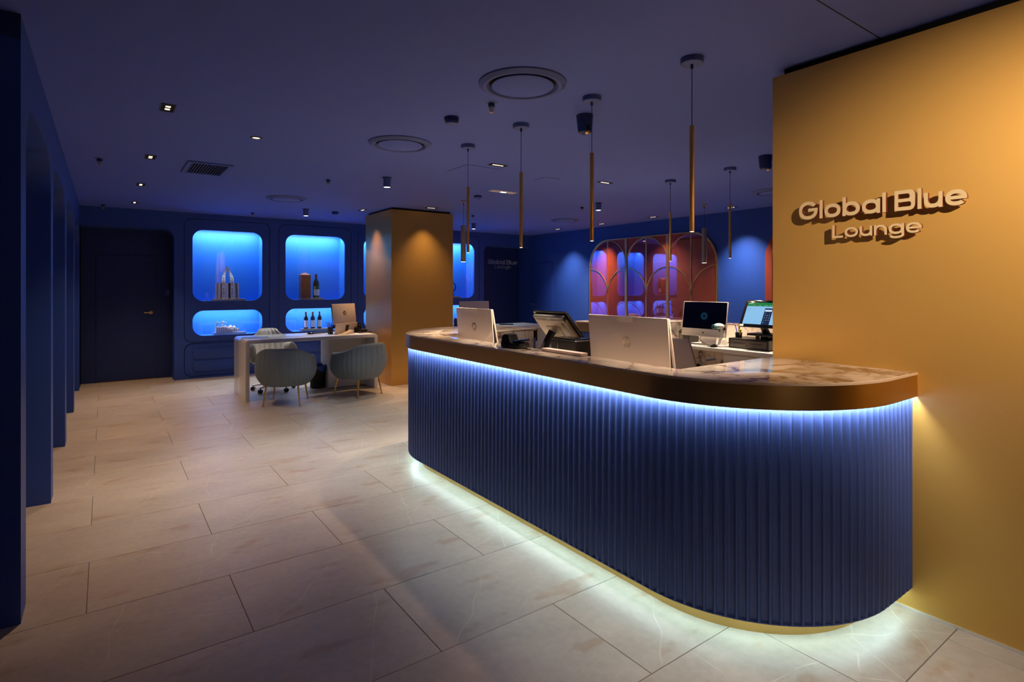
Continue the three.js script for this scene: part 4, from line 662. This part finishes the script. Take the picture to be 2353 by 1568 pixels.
// ---------------------------------------------------------------- goods in the display cabinets
function riser(x0, x1, y, label, mat) { const r = thing('display_riser', label, 'riser', [(x0 + x1) / 2, y, -10.76]), w = (x1 - x0) / 2; part('top', bx(-w, w, 0.022, 0.034, -0.1, 0.1, 0.002), mat, r); part('body', bx(-w + 0.004, w - 0.004, 0, 0.0215, -0.096, 0.096), mat, r); return r; }
const Y1 = 1.274, Y2 = 0.697;
riser(1.476, 1.99, Y1, 'gold riser under the striped tote bag', M.plinthGold); riser(2.92, 3.34, Y1, 'gold riser under the wooden wine case', M.plinthGold); riser(1.49, 2.0, Y2, 'steel riser under the sandals', M.plinthSteel); riser(2.94, 3.46, Y2, 'gold riser under the three small wine bottles', M.plinthGold); riser(5.93, 6.33, Y1, 'gold riser under the black handbag', M.plinthGold);
{
  const b = thing('tote_bag', 'striped canvas tote bag with lettered white straps', 'bag', [1.715, Y1 + 0.034, -10.76]);
  const stripes = canvasTex(512, 256, (c, w, h) => { c.fillStyle = '#cfd6dc'; c.fillRect(0, 0, w, h); const band = (x0, x1, col) => { c.fillStyle = col; c.fillRect(x0 * w, 0, (x1 - x0) * w, h); }; for (let i = 0; i < 4; i++) { const o = i * 0.25; band(o + 0.02, o + 0.055, '#3b1216'); band(o + 0.06, o + 0.07, '#c9a08c'); band(o + 0.075, o + 0.11, '#5a2024'); band(o + 0.12, o + 0.128, '#3c3f52'); band(o + 0.205, o + 0.213, '#3c3f52'); band(o + 0.222, o + 0.245, '#4a181c'); } for (let y = 0; y < h; y += 6) { c.fillStyle = 'rgba(30,20,20,.10)'; c.fillRect(0, y, w, 2); } });
  part('body', grid(48, 10, (u, v) => { const a = u * 2 * PI, q = 1 - 0.03 * v + 0.012 * Math.sin(a * 9) * v, c = Math.cos(a), s = Math.sin(a), e = (t) => Math.sign(t) * Math.abs(t) ** 0.45; return [0.185 * e(c) * q, 0.27 * v, 0.06 * e(s) * (1 - 0.25 * v)]; }), std([1, 1, 1], 0.8, { map: withRepeat(stripes, 2, 1) }), b);
  part('base', bx(-0.18, 0.18, 0, 0.006, -0.058, 0.058, 0.002), std([0.3, 0.28, 0.28], 0.8), b);
  const script = canvasTex(64, 512, (c) => { c.fillStyle = '#dfe2e8'; c.fillRect(0, 0, 64, 512); c.fillStyle = '#14161f'; c.font = 'italic bold 52px serif'; c.translate(32, 0); for (let i = 0; i < 3; i++) { c.save(); c.translate(14, 150 + i * 170); c.rotate(-PI / 2); c.fillText('Chloé', 0, 0); c.restore(); } }), sm = std([1, 1, 1], 0.75, { map: script });
  for (const s of [-1, 1]) { const g = grid(4, 30, (u, v) => { const y = 0.56 * v, w = 0.026 * (1 - 0.55 * smooth(v, 0.62, 0.85)), x = s * (0.066 - 0.062 * smooth(v, 0.55, 1) ** 1.7), z = 0.064 - 0.05 * smooth(v, 0.45, 0.9); return [x + (u - 0.5) * 2 * w, y - 0.02 * smooth(v, 0.9, 1), z]; }); part('strap', g, sm, b); part('strap_back', grid(3, 24, (u, v) => { const y = 0.26 + 0.29 * v; return [s * (0.066 - 0.062 * v ** 1.7) + (u - 0.5) * 0.03, y, -0.045 + 0.04 * v]; }), M.paper, b); }
  part('hanging_stay', rod([0, 0.2, 0], [0, 0.55, 0], 0.003), std([0.2, 0.05, 0.04], 0.5), b);
}
function sandal(label, pos, turn) {
  const d = thing('sandal', label, 'sandal', pos, turn, 'pair of platform sandals'), w = 0.09, s = new THREE.Shape();
  s.moveTo(-0.13, 0); s.quadraticCurveTo(-0.03, 0.02, 0.04, 0.0); s.lineTo(0.12, 0.006); s.quadraticCurveTo(0.145, 0.02, 0.14, 0.055); s.quadraticCurveTo(0.06, 0.06, 0.0, 0.075); s.quadraticCurveTo(-0.06, 0.1, -0.135, 0.1); s.lineTo(-0.14, 0.01); s.lineTo(-0.13, 0);
  const weave = canvasTex(128, 64, (c) => { c.fillStyle = '#b9b4bd'; c.fillRect(0, 0, 128, 64); for (let i = 0; i < 16; i++) { c.fillStyle = ['#2c2a44', '#7a3a38', '#e6e2e2', '#3d3b58'][i % 4]; c.fillRect(i * 8, 0, 4, 64); } }), wm = std([1, 1, 1], 0.8, { map: withRepeat(weave, 8, 8) });
  part('sole', at(ext(s, w, 0.006, 5), 0, 0, -w / 2), wm, d);
  const strap = (x, y, r, tilt, wd) => part('strap', at(new THREE.TorusGeometry(r, 0.007, 8, 24, PI).scale(1, 1, wd).rotateY(PI / 2).rotateZ(tilt), x, y, 0), wm, d);
  strap(0.07, 0.055, 0.043, 0.2, 2.6); strap(0.03, 0.062, 0.046, 0.5, 2.6); strap(-0.005, 0.07, 0.047, -0.4, 2.4); const a = part('ankle_strap', at(new THREE.TorusGeometry(0.036, 0.006, 8, 28).rotateX(PI / 2).rotateZ(-0.35), -0.085, 0.17, 0), wm, d); part('back_strap', rod([-0.125, 0.09, 0], [-0.115, 0.175, 0], 0.009), wm, d); return d;
}
sandal('woven striped platform sandal in front of its pair on the steel riser', [1.665, Y2 + 0.034, -10.71], 0.05); sandal('woven striped platform sandal behind its pair on the steel riser', [1.765, Y2 + 0.034, -10.82], 0.05);
{
  const w = thing('wine_case', 'upright wooden wine case with a chamfered top', 'box', [3.02, Y1 + 0.034, -10.76]), s = 0.085, h = 0.43;
  part('case', box(2 * s, h, 2 * s, 0, h / 2, 0, 0.006), M.wood, w); const g = new THREE.CylinderGeometry(s * 0.35, s * 1.38, 0.04, 4, 1).rotateY(PI / 4); part('lid', at(g, 0, h + 0.018, 0), M.wood, w); part('face', at(bx(-s + 0.018, s - 0.012, 0.02, h - 0.05, 0, 0.004), 0, 0, s - 0.001), M.wood, w);
}
function wine(label, pos, k, big) {
  const d = thing('wine_bottle', label, 'bottle', pos, 0, big ? undefined : 'three wine bottles in the lower cabinet'), P = (a) => a.map(([r, y]) => [r * k, y * k]);
  part('glass', lathe(P([[0.001, 0.004], [0.03, 0], [0.036, 0.003], [0.0375, 0.01], [0.0375, 0.185], [0.034, 0.205], [0.02, 0.228], [0.0145, 0.245], [0.0145, 0.3], [0.001, 0.3]]), 28), M.bottle, d);
  part('capsule', lathe(P([[0.0152, 0.242], [0.0155, 0.285], [0.0168, 0.287], [0.0168, 0.298], [0.0155, 0.3015], [0.001, 0.302]]), 24), M.capsule, d);
  const tex = canvasTex(128, 256, (c) => { c.fillStyle = '#eceae6'; c.fillRect(0, 0, 128, 256); c.fillStyle = '#8d8a92'; for (let i = 0; i < 12; i++) c.fillRect(30 + (i * 7) % 13, 40 + i * 16, 68 - (i * 11) % 26, 4); c.fillRect(46, 14, 36, 14); if (big) { c.fillStyle = '#0c5a3c'; c.fillRect(0, 0, 128, 92); c.fillStyle = '#d8cfc2'; c.fillRect(8, 8, 26, 70); c.fillStyle = '#a3302e'; c.fillRect(10, 12, 16, 30); } });
  part('label', new THREE.CylinderGeometry(0.0379 * k, 0.0379 * k, 0.12 * k, 32, 1, true, -1.15, 2.3).translate(0, 0.09 * k, 0), std([1, 1, 1], 0.6, { map: tex }), d);
  if (big) part('neck_label', new THREE.CylinderGeometry(0.0155 * k, 0.026 * k, 0.03 * k, 24, 1, true, -0.8, 1.6).translate(0, 0.222 * k, 0.0006), M.paper, d);
  return d;
}
wine('large dark wine bottle with a green and white label beside the wooden case', [3.225, Y1 + 0.034, -10.75], 1.48, true);
[[3.04, 'left'], [3.165, 'middle'], [3.292, 'right']].forEach(([x, w]) => wine(`dark wine bottle with a plain white label, ${w} of the three`, [x, Y2 + 0.034, -10.76], 1.05, false));
{
  const b = thing('handbag', 'black leather handbag with a braided handle beside the gold column', 'bag', [6.06, Y1 + 0.034, -10.74]);
  part('body', grid(40, 10, (u, v) => { const a = u * 2 * PI, e = (t) => Math.sign(t) * Math.abs(t) ** 0.4, q = 1 - 0.12 * v; return [0.12 * e(Math.cos(a)) * q, 0.33 * v, 0.06 * e(Math.sin(a)) * (1 - 0.4 * v)]; }), std([0.02, 0.019, 0.018], 0.45), b); part('base', bx(-0.115, 0.115, 0, 0.006, -0.055, 0.055), M.black, b); part('flap', at(box(0.22, 0.02, 0.09, 0, 0, 0, 0.008), 0, 0.33, 0), std([0.02, 0.019, 0.018], 0.4), b);
  part('handle', tube([[0.1, 0.3, 0], [0.155, 0.27, 0.01], [0.18, 0.2, 0.01], [0.165, 0.14, 0.01], [0.12, 0.12, 0]], 0.011, 40), M.black, b);
}

scene.traverse((o) => { if (o.isMesh) o.castShadow = o.receiveShadow = true; });
renderer.render(scene, camera);
